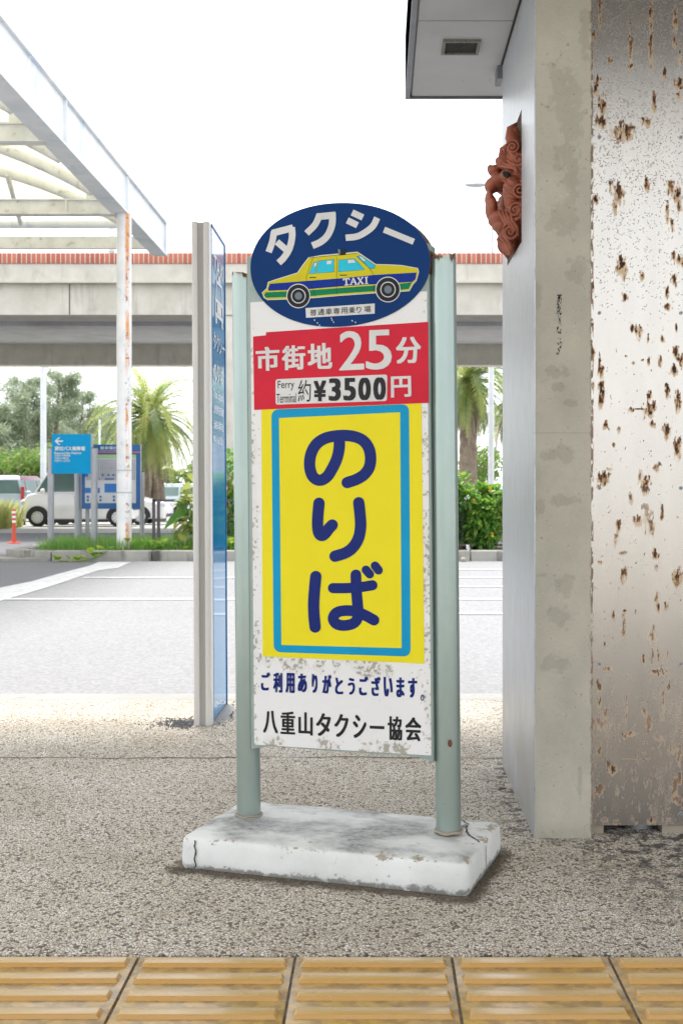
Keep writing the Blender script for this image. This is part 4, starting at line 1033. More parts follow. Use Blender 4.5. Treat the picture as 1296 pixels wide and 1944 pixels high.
for s_ in (-1, 1):
    nr_ = (-.75, s_*.65, 0)
    nb_ = (-.35, s_*.95, 0)
    curl(.020, s_*.142, 1.862, .021, 1.9, .0045, nrm=nb_, ph=1, flip=s_); curl(.004, s_*.163, 1.822, .019, 1.7, .0045, nrm=nb_, ph=2, flip=-s_)
    curl(.002, s_*.166, 1.735, .026, 2.1, .0048, nrm=nb_, ph=0, flip=s_); curl(.012, s_*.150, 1.682, .026, 2.0, .0048, nrm=nb_, ph=3, flip=-s_)
    curl(.040, s_*.050, 1.868, .015, 1.5, .0045, nrm=(-.9, s_*.4, .2), ph=0, flip=s_); curl(.020, s_*.100, 1.632, .028, 2.0, .0045, nrm=(-.5, s_*.8, -.1), ph=1, flip=s_)
    if s_ < 0: bb4 = MB(); bb4.ell((-.036, s_*.128, 1.788-1.755), (.014, .012, .0085), 14, 8, Quaternion((0, 1, 0), .5)); bb4.build('mouth_shade', M['dark'], mk, smooth='all')  # dark lump stands for the shade inside the open mouth
    for q_ in range(3):
        bb3 = MB(); bb3.tube([(-.055+.010*q_, s_*(.10+.014*q_), .066+.004*q_), (-.030+.008*q_, s_*(.135+.008*q_), .052), (-.008, s_*(.158), .040-.010*q_)], [.0035, .005, .0025], 7)
        bb3.build('cheek_fold', M['terra'], mk, smooth='all')
    for q_ in range(4):
        bb3 = MB(); bb3.tube([(-.052+.010*q_, s_*(.065+.012*q_), -.055-.006*q_), (-.040+.008*q_, s_*(.085+.012*q_), -.085-.004*q_), (-.022+.006*q_, s_*(.09+.01*q_), -.115), (-.012+.004*q_, s_*(.085+.01*q_), -.140)], [.004, .0065, .0055, .002], 7)
        bb3.build('mane_lock', M['terra'], mk, smooth='all')
    bb3 = MB(); bb3.tube([(-.004, s_*.12, .11), (-.022, s_*.11, .145), (-.022, s_*.105, .17), (-.004, s_*.10, .188)], [.02, .018, .012, .003], 10)
    bb3.build('ear', M['terra'], mk, smooth='all')
for k in range(5):
    t = (k-2)/2; bb3 = MB(); bb3.tube([(-.03, t*.05, -.10), (-.045+.01*abs(t), t*.065, -.125), (-.02, t*.075, -.15), (-.012, t*.06, -.172)], [.010, .009, .007, .002], 8)
    bb3.build('beard_lock', M['terra'], mk, smooth='all')
for s_ in (-1, 1):
    bb3 = MB(); bb3.ell((-.052, s_*.045, .094), (.009, .013, .011)); bb3.build('eye', M['terra'], mk, smooth='all')

# ------------------------------------------------------------ island kerb, planting, fence
isl = [(-4.72, 17.25), (12, 17.25), (12, 19.4), (-5.3, 19.4)]
b = MB(); b.prism([(-4.65, 17.45), (12, 17.45), (12, 19.3), (-5.2, 19.3)], lambda u, v, t: (u, v, t), -.3, -.01)
tag(b.build('planting_strip', M['soil']), kind='structure')
kx = [-4.62, -3.2, -1.7, -.2, 1.3, 1.86, 3.3, 4.8, 6.3, 7.8, 9.3]
for x0_, x1_ in zip(kx, kx[1:]):
    b = MB(); b.box(x0_+.006, x1_-.006, 17.25, 17.45, -.3, .003); tag(b.build('island_kerb', M['kerb'], bevel=.02), kind='structure')
b = MB(); b.prism([(-4.63, 17.25), (-4.63, 17.45), (-5.15, 17.9), (-5.25, 19.3), (-5.45, 19.3), (-5.40, 17.7)], lambda u, v, t: (u, v, t), -.3, -.0); tag(b.build('island_kerb', M['kerb'], bevel=.02), kind='structure')
b = MB(); b.prism([(-5.42, 17.68), (-6.4, 16.9), (-4.66, 17.22)], lambda u, v, t: (u, v, t), -.3, -.10); 
tag(b.build('kerb_apron', M['kerb']), kind='structure')

def blades(name, m, n_, region, hmin, hmax, wd, seed, label):
    r_ = random.Random(seed); b = MB()
    for _ in range(n_):
        x, y, z = region(r_); h_ = r_.uniform(hmin, hmax); an = r_.uniform(0, 2*pi); ln = r_.uniform(.1, .7)*h_
        dx, dy = cos(an), sin(an); w_ = wd*r_.uniform(.6, 1.3); px_, py_ = -dy*w_, dx*w_
        b.add([(x-px_, y-py_, z), (x+px_, y+py_, z), (x+dx*ln*.35+px_*.7, y+dy*ln*.35+py_*.7, z+h_*.6), (x+dx*ln*.35-px_*.7, y+dy*ln*.35-py_*.7, z+h_*.6), (x+dx*ln, y+dy*ln, z+h_*.95)],
              [(0, 1, 2, 3), (3, 2, 4)])
    return tag(b.build(name, m), label, kind='stuff')
def reg_isl(r_):
    x = r_.uniform(-4.9, -1.3)
    return (x, 17.5+r_.random()*1.5, -.01)
blades('grass', M['grass'], 5200, reg_isl, .05, .24, .007, 3, 'tangled green grass and weeds growing along the kerb island')
blades('dry_grass', M['grass_y'], 9000, lambda r_: (r_.uniform(-17, -10.6+.0), r_.uniform(33, 36.5), gz(35)), .3, .95, .03, 5, 'tall yellow green grass at the far side of the service road')

def leaf(b, base, d, L_, W_, mi=0, droop=.3, nrm=None):
    """one folded leaf with a midrib, two halves"""
    d = Vector(d).normalized(); sd_ = d.cross(Vector((0, 0, 1)));
    if sd_.length < .1: sd_ = Vector((1, 0, 0))
    sd_.normalize()
    if nrm is not None: sd_ = (sd_*cos(nrm)+d.cross(sd_)*sin(nrm)).normalized()
    up = sd_.cross(d); B = Vector(base)
    m1 = B+d*L_*.35+up*L_*.04; m2 = B+d*L_*.7-Vector((0, 0, droop*L_*.25)); tp = B+d*L_-Vector((0, 0, droop*L_*.7))
    b.add([B, m1, m2, tp, m1+sd_*W_*.5+up*W_*.12, m2+sd_*W_*.38+up*W_*.1, m1-sd_*W_*.5+up*W_*.12, m2-sd_*W_*.38+up*W_*.1],
          [(0, 4, 1), (1, 4, 5, 2), (2, 5, 3), (0, 1, 6), (1, 2, 7, 6), (2, 3, 7)], mi)
def shrub(name, c, rad, n_, L_, W_, mats, seed, label, cat='shrub', flowers=0, group=None, ground=0., fl_m='petal'):
    r_ = random.Random(seed); root = empty(name, (c[0], c[1], ground), label, cat, group)
    b = MB(); hz = c[2]-ground
    tips = []
    for i in range(9):
        an = r_.uniform(0, 2*pi); q = r_.uniform(.3, .95); tip = Vector((cos(an)*rad[0]*q, sin(an)*rad[1]*q, hz+rad[2]*r_.uniform(-.2, .8)))
        b.tube([(r_.uniform(-.06, .06), r_.uniform(-.06, .06), -.02), tip*.5+Vector((0, 0, .05)), tip], [.012, .009, .004], 6); tips.append(tip)
    b.build('stem', M['bark'], root)
    b = MB()
    blobs = [(Vector((r_.uniform(-.75, .75)*rad[0], r_.uniform(-.75, .75)*rad[1], hz+r_.uniform(-.8, .75)*rad[2])), r_.uniform(.22, .42)) for _ in range(26)]
    for i in range(n_):
        bc, br = r_.choice(blobs); v = Vector((r_.gauss(0, 1), r_.gauss(0, 1), r_.gauss(0, 1))).normalized(); q = br*min(rad)*r_.uniform(.6, 1.25)
        p = bc+v*q
        if p.z < .01: p.z = r_.uniform(.0, .2)
        d = (v+Vector((0, 0, r_.uniform(-.1, .6)))+Vector((r_.uniform(-.4, .4), r_.uniform(-.4, .4), 0)))
        leaf(b, p, d, L_*r_.uniform(.6, 1.2), W_*r_.uniform(.7, 1.2), 0 if r_.random() < .72 else 1, r_.uniform(.1, .7), r_.uniform(-.9, .9))
    b.build('foliage', mats, root)
    for i in range(flowers):
        bc, br = r_.choice(blobs); p = bc+Vector((r_.uniform(-.15, .15), -br*min(rad)*1.2-.03, r_.uniform(0, .15)))
        b = MB()
        for k in range(5):
            an = 2*pi*k/5+i; d = Vector((cos(an), -.5, sin(an))); leaf(b, p, d, .045, .04, 0, 0)
        b.build('flower', M[fl_m], root)
    return root
# big leafed vine by the fence end (left) and shrubs to the right of the sign
shrub('big_leaf_plant', (-2.62, 18.1, .70), (.40, .35, .70), 120, .34, .19, [M['leaf_v'], M['leaf']], 4, 'large leafed climbing plant with yellow variegated leaves hanging over the fence end', 'plant')
shrub('garden_shrub', (-2.15, 18.3, .78), (.32, .35, .85), 900, .13, .055, [M['leaf'], M['leaf_y']], 8, 'dark leafy shrub with pale flowers between the pylon and the taxi sign', flowers=3, fl_m='petal_w')
shrub('garden_shrub', (1.2, 18.05, .50), (.42, .40, .62), 3800, .13, .055, [M['leaf'], M['leaf_y']], 9, 'glossy green shrub with yellow flowers growing through the fence next to the taxi sign', flowers=4)
shrub('garden_shrub', (1.70, 18.15, .46), (.36, .38, .52), 3000, .13, .055, [M['leaf'], M['leaf_y']], 10, 'green shrub with yellow flowers close against the pillar edge', flowers=4)
shrub('garden_shrub', (-.1, 18.4, .42), (1.0, .38, .6), 1800, .10, .045, [M['leaf'], M['leaf_y']], 12, 'leafy shrub hidden behind the taxi sign panel')
# trailing vine over the kerb
r_ = random.Random(12); b = MB(); root = empty('trailing_vine', (-4., 17.3, 0), 'yellow green creeping vine trailing over the kerb by the white column', 'plant')
vp = [at(268, 1046, 17.5), at(232, 1045, 17.4), at(200, 1047, 17.24), at(182, 1058, 17.22), at(165, 1064, 17.18), at(140, 1066, 17.1), at(112, 1065, 17.1)]
b.tube([p-root.location for p in vp], .009, 6); b.build('stem', M['leaf_y'], root)
b = MB()
for i in range(70):
    if i < 22: p = vp[r_.randrange(2, 7)]+Vector((r_.uniform(-.12, .12), r_.uniform(-.08, .02), r_.uniform(0, .05)))
    else: p = Vector((r_.uniform(-3.75, -1.7), 17.5+r_.random()*.25, r_.uniform(.0, .12)))
    leaf(b, p-root.location, (r_.uniform(-1, 1), r_.uniform(-1, -.2), r_.uniform(.2, .9)), r_.uniform(.08, .15), r_.uniform(.09, .14), 0 if r_.random() < .6 else 1, .2, r_.uniform(-.5, .5))
b.build('leaves', [M['leaf_y'], M['leaf']], root)
# fence
FY = 17.9
fc = empty('chainlink_fence', (-3.32, FY, 0), 'dark brown framed chain-link fence along the kerb island', 'fence')
fz1 = H+(VY-948)*FY/FPX; fz0 = .035; x0_ = (292-VX)*FY/FPX; x1_ = 6.0
def fb(xa, xb, za, zb, name, r_=.0): b = MB(); b.box(xa-fc.location.x, xb-fc.location.x, -.02, .02, za, zb); return b.build(name, M['fence'], fc)
fb(x0_, x1_, fz1-.035, fz1, 'top_rail'); fb(x0_+.03, x1_, fz0, fz0+.035, 'bottom_rail')
for xx in (x0_-.02, x0_+.05, x0_+2.0, x0_+4.0, x0_+6.0, x0_+8.0): fb(xx, xx+.042, -.02, fz1-.036 if xx > x0_ else fz1+.005, 'fence_post')
b = MB(); st = .085; hN = int((x1_-x0_)/st); zz = np.arange(fz0+.02, fz1-.02, st/2)
for i in range(hN):
    for s_ in (0, 1):
        pts = [(x0_+.08+i*st+((j+s_) % 2)*st/2-fc.location.x, .006*s_-.003, z) for j, z in enumerate(zz)]
        b.tube(pts, .0014, 4, cap=False)
b.build('wire_mesh', M['wire'], fc)
# litter and leaves
def blob_thing(name, c, r_, m, label, cat, seed):
    b = MB(); b.ell((0, 0, 0), r_, 12, 8); q = random.Random(seed)
    b.v = [tuple(np.array(v)*(1+.35*mn.noise(Vector(v)*9/max(r_)*.3+Vector((seed, 0, 0))))) for v in b.v]
    o = b.build(name, m, smooth='all'); o.location = c; tag(o, label, cat)
p = at(888, 1057, 17.2); b = MB(); c_ = [(-3.5, -1.1), (-1, -1.3), (2, -1.2), (1.8, .6), (3.2, 3.6), (2.6, 7.5), (.5, 9), (-1.4, 6.6), (-3.8, 3.6), (-2.2, 1.6)]
b.prism([(x*.0083, -y*.0080) for x, y in c_], lambda u, v, t: (u, t+.02*sin(v*60), v), -.012, .012)
o = b.build('plastic_bag', M['s_white'], bevel=.003); o.location = (p.x, 17.21, .075); tag(o, 'crumpled white plastic scrap hanging on the kerb face', 'litter')
p = at(879, 1066, 17.1); blob_thing('stone', (p.x, 17.12, gz(17.1)+.03), (.045, .03, .035), M['mortar'], 'small pale brown stone at the foot of the kerb', 'stone', 2)
for i, (px, py_) in enumerate(((945, 1503), (893, 1444+30), (901, 1495))):
    Yl = FPX*H/(py_-VY); b = MB(); leaf(b, (0, 0, 0), (1, .4, .15), .03, .016, 0, .1, .3)
    o = b.build('dead_leaf', M['rust']); o.location = ((px-VX)*Yl/FPX, Yl, .004); o.rotation_euler = (0, 0, i*1.3)
    tag(o, ['curled brown dead leaf by the pillar foot', 'flat brown dead leaf behind the right post', 'small reddish dead leaf between post and pillar'][i], 'leaf')
    if i: bpy.data.objects.remove(o)

# ------------------------------------------------------------ left canopy
cn = empty('membrane_canopy', (-3.69, 17.7, 0), 'white steel walkway canopy with arched cream membrane roof and peeling round column', 'canopy')
CX = cn.location.x; CY = 17.7
def cb(x0, x1, y0, y1, z0, z1, name, m='wsteel', bev=.006): b = MB(); b.box(x0-CX, x1-CX, y0-CY, y1-CY, z0, z1); return b.build(name, M[m], cn, bevel=bev)
ZB, ZT = 4.857, 5.445
col_ = MB(); xc = (236-VX)*17.7/FPX-CX
col_.cyl((xc, 0, -.02), (xc, 0, ZB-.002), .107, 32); co_ = col_.build('column', M['column'], cn, smooth=True)
for zc, hh in ((at(0, 893, 17.7).z, .006), (at(0, 935, 17.7).z, .006)):
    b = MB(); b.cyl((xc, 0, zc-hh), (xc, 0, zc+hh), .1105, 32); b.build('weld_ring', M['gal'], co_, smooth=True)
mb_ = MB(); mb_.box(-3.80-CX, -3.655-CX, 5-CY, 20.9-CY, ZB+.03, ZT-.03); mb_.box(-3.86-CX, -3.612-CX, 5-CY, 20.9-CY, ZT-.03, ZT); mb_.box(-3.86-CX, -3.612-CX, 5-CY, 20.9-CY, ZB, ZB+.03)
for yy in (7.2, 10.7, 14.2, 17.7, 20.89): mb_.box(-3.655-CX, -3.616-CX, yy-.01-CY, yy+.01-CY, ZB+.031, ZT-.031)
mb_.build('side_beam', M['wsteel'], cn)
for yy in (10.3, 14.0, 17.7):
    b = MB(); b.box(-10.9-CX, -3.81-CX, yy-.05-CY, yy+.05-CY, 4.875, 5.045); b.box(-10.9-CX, -3.81-CX, yy-.09-CY, yy+.09-CY, 4.845, 4.874); b.box(-10.9-CX, -3.81-CX, yy-.09-CY, yy+.09-CY, 5.046, 5.066)
    b.box(-4.52-CX, -4.49-CX, yy-.085-CY, yy-.051-CY, 4.876, 5.045)
    b.build('cross_beam', M['beam_grey'], cn)
    cb(-4.22, -3.90, yy-.06, yy+.06, 5.068, 5.30, 'stub', 'beam_grey')
b = MB(); b.cyl((-10.9-CX, 20.7-CY, 5.36), (-3.81-CX, 20.7-CY, 5.36), .075, 14); b.build('end_tube', M['wsteel'], cn, smooth=True)
cb(-10.9, -3.81, 20.75, 20.85, 4.96, 5.17, 'end_beam', 'beam_grey'); cb(-11.05, -10.91, 5, 20.9, ZB, ZT, 'side_beam')
XA, XB = -3.95, -10.8; xm, hw_ = (XA+XB)/2, (XA-XB)/2
def arch(t, lift=0.):      # shallow circular arc, rise about 1 m
    q = cos(t); return (xm+hw_*q, 5.0+lift+.98*(1-q*q))
for yy in (10.5, 13.2, 15.2, 16.9, 18.9):
    b = MB(); b.tube([(arch(t)[0]-CX, yy-CY, arch(t)[1]) for t in np.linspace(.02, pi-.02, 26)], .075, 12); b.build('arch_rib', M['beam_grey'], cn, smooth='all')
b = MB(); ts = np.linspace(0, pi, 30); yl = np.linspace(8., 20.8, 20); nn_ = len(ts)
for y in yl:
    sag = .10*sin((y-8)*pi/1.9)**2
    for t in ts: x, z = arch(t, .12-sag*.6*sin(t)); b.v.append((x-CX, y-CY, z))
for j in range(len(yl)-1):
    for i in range(nn_-1): b.f.append((j*nn_+i, j*nn_+i+1, (j+1)*nn_+i+1, (j+1)*nn_+i)); b.mi.append(0)
b.build('membrane', M['membrane'], cn, smooth='all')
b = MB(); p0, p1 = at(14, 330, 17.2), at(40, 425, 20.5); b.tube([(p0.x-CX, p0.y-CY, p0.z), (p1.x-CX, p1.y-CY, p1.z)], .04, 8); b.build('brace', M['beam_grey'], cn)
b = MB(); b.box(-.30, .05, -.3, .3, -.03, .004); 

# ------------------------------------------------------------ overpass
ov = empty('overpass', (0, 26, 0), 'concrete road overpass with red brick coping crossing behind the road', 'bridge')
def ob(x0, x1, y0, y1, z0, z1, name, m='overpass', bev=.0): b = MB(); b.box(x0, x1, y0-26, y1-26, z0, z1); return b.build(name, M[m], ov, bevel=bev)
ob(-40, 40, 26.0, 26.3, 5.67, 5.893, 'brick_coping', 'brick', .01)
ob(-40, 40, 26.03, 26.27, 5.30, 5.669, 'parapet'); ob(-40, 40, 25.95, 26.6, 5.25, 5.299, 'ledge')
ob(-40, 40, 26.12, 27.0, 4.59, 5.249, 'front_girder', 'overpass')
ob(-40, 40, 27.0, 36.0, 5.12, 5.30, 'deck', 'overpass_soffit'); ob(-40, 40, 31.2, 31.9, 5.02, 5.119, 'soffit_rib', 'overpass_soffit')
ob(-40, 40, 36.0, 36.6, 4.505, 5.25, 'rear_girder', 'overpass'); ob(-40, 40, 36.3, 36.6, 5.25, 5.9, 'parapet')
for k in range(-6, 4):
    if k % 2 == 0: ob(k*3.3-.01, k*3.3+.01, 26.113, 26.119, 4.60, 5.24, 'construction_joint', 'crack')
p = at(428, 700, 26.5); ob(p.x, p.x+1.5, 26.0+.15, 27.6, -.3, 4.589, 'pier', 'overpass', .03)

# ------------------------------------------------------------ poles and lamps
def pole(name, px, Y, r0, r1, ztop, m, label, group=None, cat='pole'):
    root = empty(name, ((px-VX)*Y/FPX, Y, gz(Y)), label, cat, group); b = MB()
    b.tube([(0, 0, 0), (0, 0, ztop-gz(Y))], [r0, r1], 20); b.build('shaft', m, root, smooth=True)
    b = MB(); b.box(-r0*1.8, r0*1.8, -r0*1.8, r0*1.8, -.02, .03); b.build('base_plate', M['gal'], root)
    return root
pole('light_pole', 83, 42, .105, .095, 8.0, M['wsteel'], 'thick white pole standing among the feathery trees on the left')
pole('light_pole', 189.5, 56, .06, .05, 4.0, M['wsteel'], 'thin white pole between the feathery trees and the left palm')
pole('light_pole', 931.5, 40, .10, .09, 8.2, M['wsteel'], 'thick white pole in front of the right palm')
lp = empty('street_lamp', ((934-VX)*62/FPX, 62, gz(62)), 'slender street lamp with a single flat head above the overpass by the lion mask', 'street lamp')
b = MB(); zt_ = at(0, 352, 62).z-lp.location.z; b.tube([(0, 0, 0), (0, 0, zt_)], [.06, .035], 12); b.build('shaft', M['gal'], lp, smooth=True)
xh = (884-934)*62/FPX; b = MB(); b.tube([(0, 0, zt_), (-.45, 0, zt_+.03)], .02, 8); b.build('arm', M['gal'], lp)
b = MB(); b.ell((xh/2-.18, 0, zt_+.03), (-xh/2+.0-.10, .2, .13), 20, 10); b.build('lamp_head', M['gal'], lp, smooth='all')
dp = empty('deck_pole', ((212.5-VX)*30/FPX, 30, 5.30), 'short white pole standing on the overpass deck behind the canopy', 'pole')
b = MB(); b.cyl((0, 0, 0), (0, 0, 2.4), .07, 16); b.build('shaft', M['wsteel'], dp, smooth=True)
b = MB(); b.cyl((0, 0, 1.35), (0, 0, 1.41), .08, 16); b.build('band', M['gal'], dp, smooth=True)

# ------------------------------------------------------------ bus platform sign and map board
def on(Y):
    return lambda u, v: at(u, v, Y)
bs = empty('direction_sign', at(137, 1045, 17.9)*1, 'blue reserved bus platform sign with white arrow on two grey posts', 'sign')
bs.location.z = -.01; BX, BY, BZ = bs.location
def bpost(par, px, Y, wpx, pytop, m='gal'):
    x = (px-VX)*Y/FPX; r0 = wpx*Y/FPX/2; b = MB(); zt_ = at(0, pytop, Y).z
    b.cyl((x-par.location.x, Y-par.location.y, -.02-par.location.z), (x-par.location.x, Y-par.location.y, zt_-par.location.z-.008), r0, 20)
    o = b.build('post', M[m], par, smooth=True)
    b = MB(); b.cyl((x-par.location.x, Y-par.location.y, zt_-par.location.z-.008), (x-par.location.x, Y-par.location.y, zt_-par.location.z+.004), r0*1.06, 20); b.build('cap', M['fence'], o)
bpost(bs, 97, 17.9, 12, 850); bpost(bs, 179.5, 17.9, 13, 850)
def pan(par, px0, px1, py0, py1, Y, th, name, m, off=0., parent=None):
    a_, c_ = at(px0, py0, Y), at(px1, py1, Y); b = MB(); L = par.location
    b.box(a_.x-L.x, c_.x-L.x, Y-off-L.y, Y-off+th-L.y, c_.z-L.z, a_.z-L.z); return b.build(name, M[m] if isinstance(m, str) else m, parent or par)
pl = pan(bs, 99, 172.5, 824, 899, 17.85, .05, 'panel', 'bluesign'); pan(bs, 172.8, 176, 823, 899, 17.86, .06, 'edge_trim', 'gal')
b = MB()
def fbs(u, v): p = at(u, v, 17.845); return (p.x-BX, p.y-BY, p.z-BZ)
def tline(mb, txt, x0, x1, y0, y1, bold, f): text(mb, txt, [(x0, y0), (x1, y0), (x1, y1), (x0, y1)], 0, bold, fn=f)
for pts in ([(104, 837.5), (112, 830.5), (115, 830.5), (108.8, 836.2), (120, 836.2), (120, 838.8), (108.8, 838.8), (115, 844.5), (112, 844.5)],):
    b.add([fbs(u, v) for u, v in pts][::-1], [(0, 1, 2, 3, 8), (3, 8, 7, 6) if False else (3, 4, 5, 6), (8, 6, 7)] if False else [tuple(range(9))])
tline(b, '貸切バス乗降場', 104, 162, 847.5, 855.5, .04, fbs); tline(b, 'Reserved Bus Platform', 104, 155, 858, 862, .03, fbs)
tline(b, '包租巴士搭乘處', 104, 134, 862.8, 866.8, .02, fbs); tline(b, '包租巴士乘车处', 104, 131, 868, 872, .02, fbs); tline(b, '대절버스 승강장', 104, 133, 872.8, 876.8, .02, fbs)
b.build('white_lettering', M['s_white'], pl)
mbd = empty('map_board', Vector(((210-VX)*18.6/FPX, 18.6, -.01)), 'dark blue parking area map board on grey posts behind the bus sign', 'sign')
for px, wv, top, Y in ((149, 14, 895, 18.7), (166.5, 8, 960, 18.75), (270, 9, 895, 18.7)): bpost(mbd, px, Y, wv, top)
mpn = pan(mbd, 155.5, 266.5, 844, 966, 18.6, .05, 'panel', 'mapblue')
pan(mbd, 266.6, 267.6, 844, 966, 18.6, .06, 'edge_trim', 'gal')
M['map_grey'] = mat('map_grey', (.36, .36, .40), (.30, .30, .34), .5, scale=5); M['map_light'] = mat('map_light', (.50, .50, .53), None, .5)
M['map_green'] = mat('map_green', (.28, .42, .20), None, .5); M['map_block'] = mat('map_block', (.02, .14, .42), None, .5); M['map_red'] = mat('map_red', (.55, .12, .08), None, .5)
pan(mbd, 162, 258.5, 863, 955, 18.6, .004, 'map_sheet', 'map_light', .004, mpn)
pan(mbd, 162, 258.5, 863, 870, 18.6, .004, 'map_verge', 'map_green', .007, mpn); pan(mbd, 164, 257.5, 872, 911, 18.6, .004, 'map_parking', 'map_grey', .007, mpn)
pan(mbd, 155.6, 266.4, 857.6, 859.6, 18.6, .004, 'map_stripe', 'map_red', .005, mpn)
pan(mbd, 199, 240, 918, 935, 18.6, .004, 'map_building', 'map_block', .007, mpn); pan(mbd, 162.2, 190, 926, 936, 18.6, .004, 'map_building', 'map_block', .007, mpn); pan(mbd, 162.2, 168, 899, 905, 18.6, .004, 'map_building', 'map_block', .010, mpn)
b = MB()
def fmb(u, v, o=.013): p = at(u, v, 18.6); return (p.x-mbd.location.x, p.y-o-mbd.location.y, p.z-mbd.location.z)
def mq(b, x0, x1, y0, y1): b.add([fmb(x0, y1), fmb(x1, y1), fmb(x1, y0), fmb(x0, y0)], [(0, 1, 2, 3)])
for i in range(22): x = 170+i*4; mq(b, x, x+.5, 875, 888); mq(b, x, x+.5, 889.5, 905)
for yy in (941, 947.5):
    for xx in (165.5, 189.5, 215, 241): mq(b, xx+6, xx+14, yy, yy+.6); mq(b, xx+6, xx+18, yy+2, yy+2.5)
b.build('map_lines', M['s_white'], mpn)
b = MB()
for yy in (941, 947.5):
    for xx in (165.5, 189.5, 215, 241): mq(b, xx, xx+4, yy, yy+4)
for xx in (194, 205, 214): mq(b, xx, xx+3.6, 900, 903.5)
mq(b, 189, 190, 907, 912); mq(b, 200, 217, 908, 910.5)
b.build('map_symbols', M['mapblue'], mpn)
b = MB(); tline(b, '駐車場のご案内', 191.5, 246, 847.5, 853.2, .03, fmb); tline(b, 'Parking Area Map', 188, 222, 854.3, 856.6, .0, fmb)
b.build('white_lettering', M['s_white'], mpn)

# ------------------------------------------------------------ delineator
dl = empty('delineator_post', Vector((*[((27-VX)*23.6/FPX), 23.6], gz(23.6)+.005)), 'orange road delineator post with white reflective bands', 'bollard')
b = MB(); b.tube([(0, 0, 0), (0, 0, .02), (0, 0, .035)], [.13, .125, .05], 24); b.build('base', M['orange_post'], dl)
b = MB(); b.tube([(0, 0, .03), (0, 0, .10), (0, 0, .2), (0, 0, .66)], [.045, .043, .036, .034], 20); sh_ = b.build('tube', M['orange_post'], dl, smooth=True)
for z in (.42, .51, .60): b = MB(); b.cyl((0, 0, z-.022), (0, 0, z+.022), .0365, 20); b.build('reflective_band', M['reflect'], sh_, smooth=True)

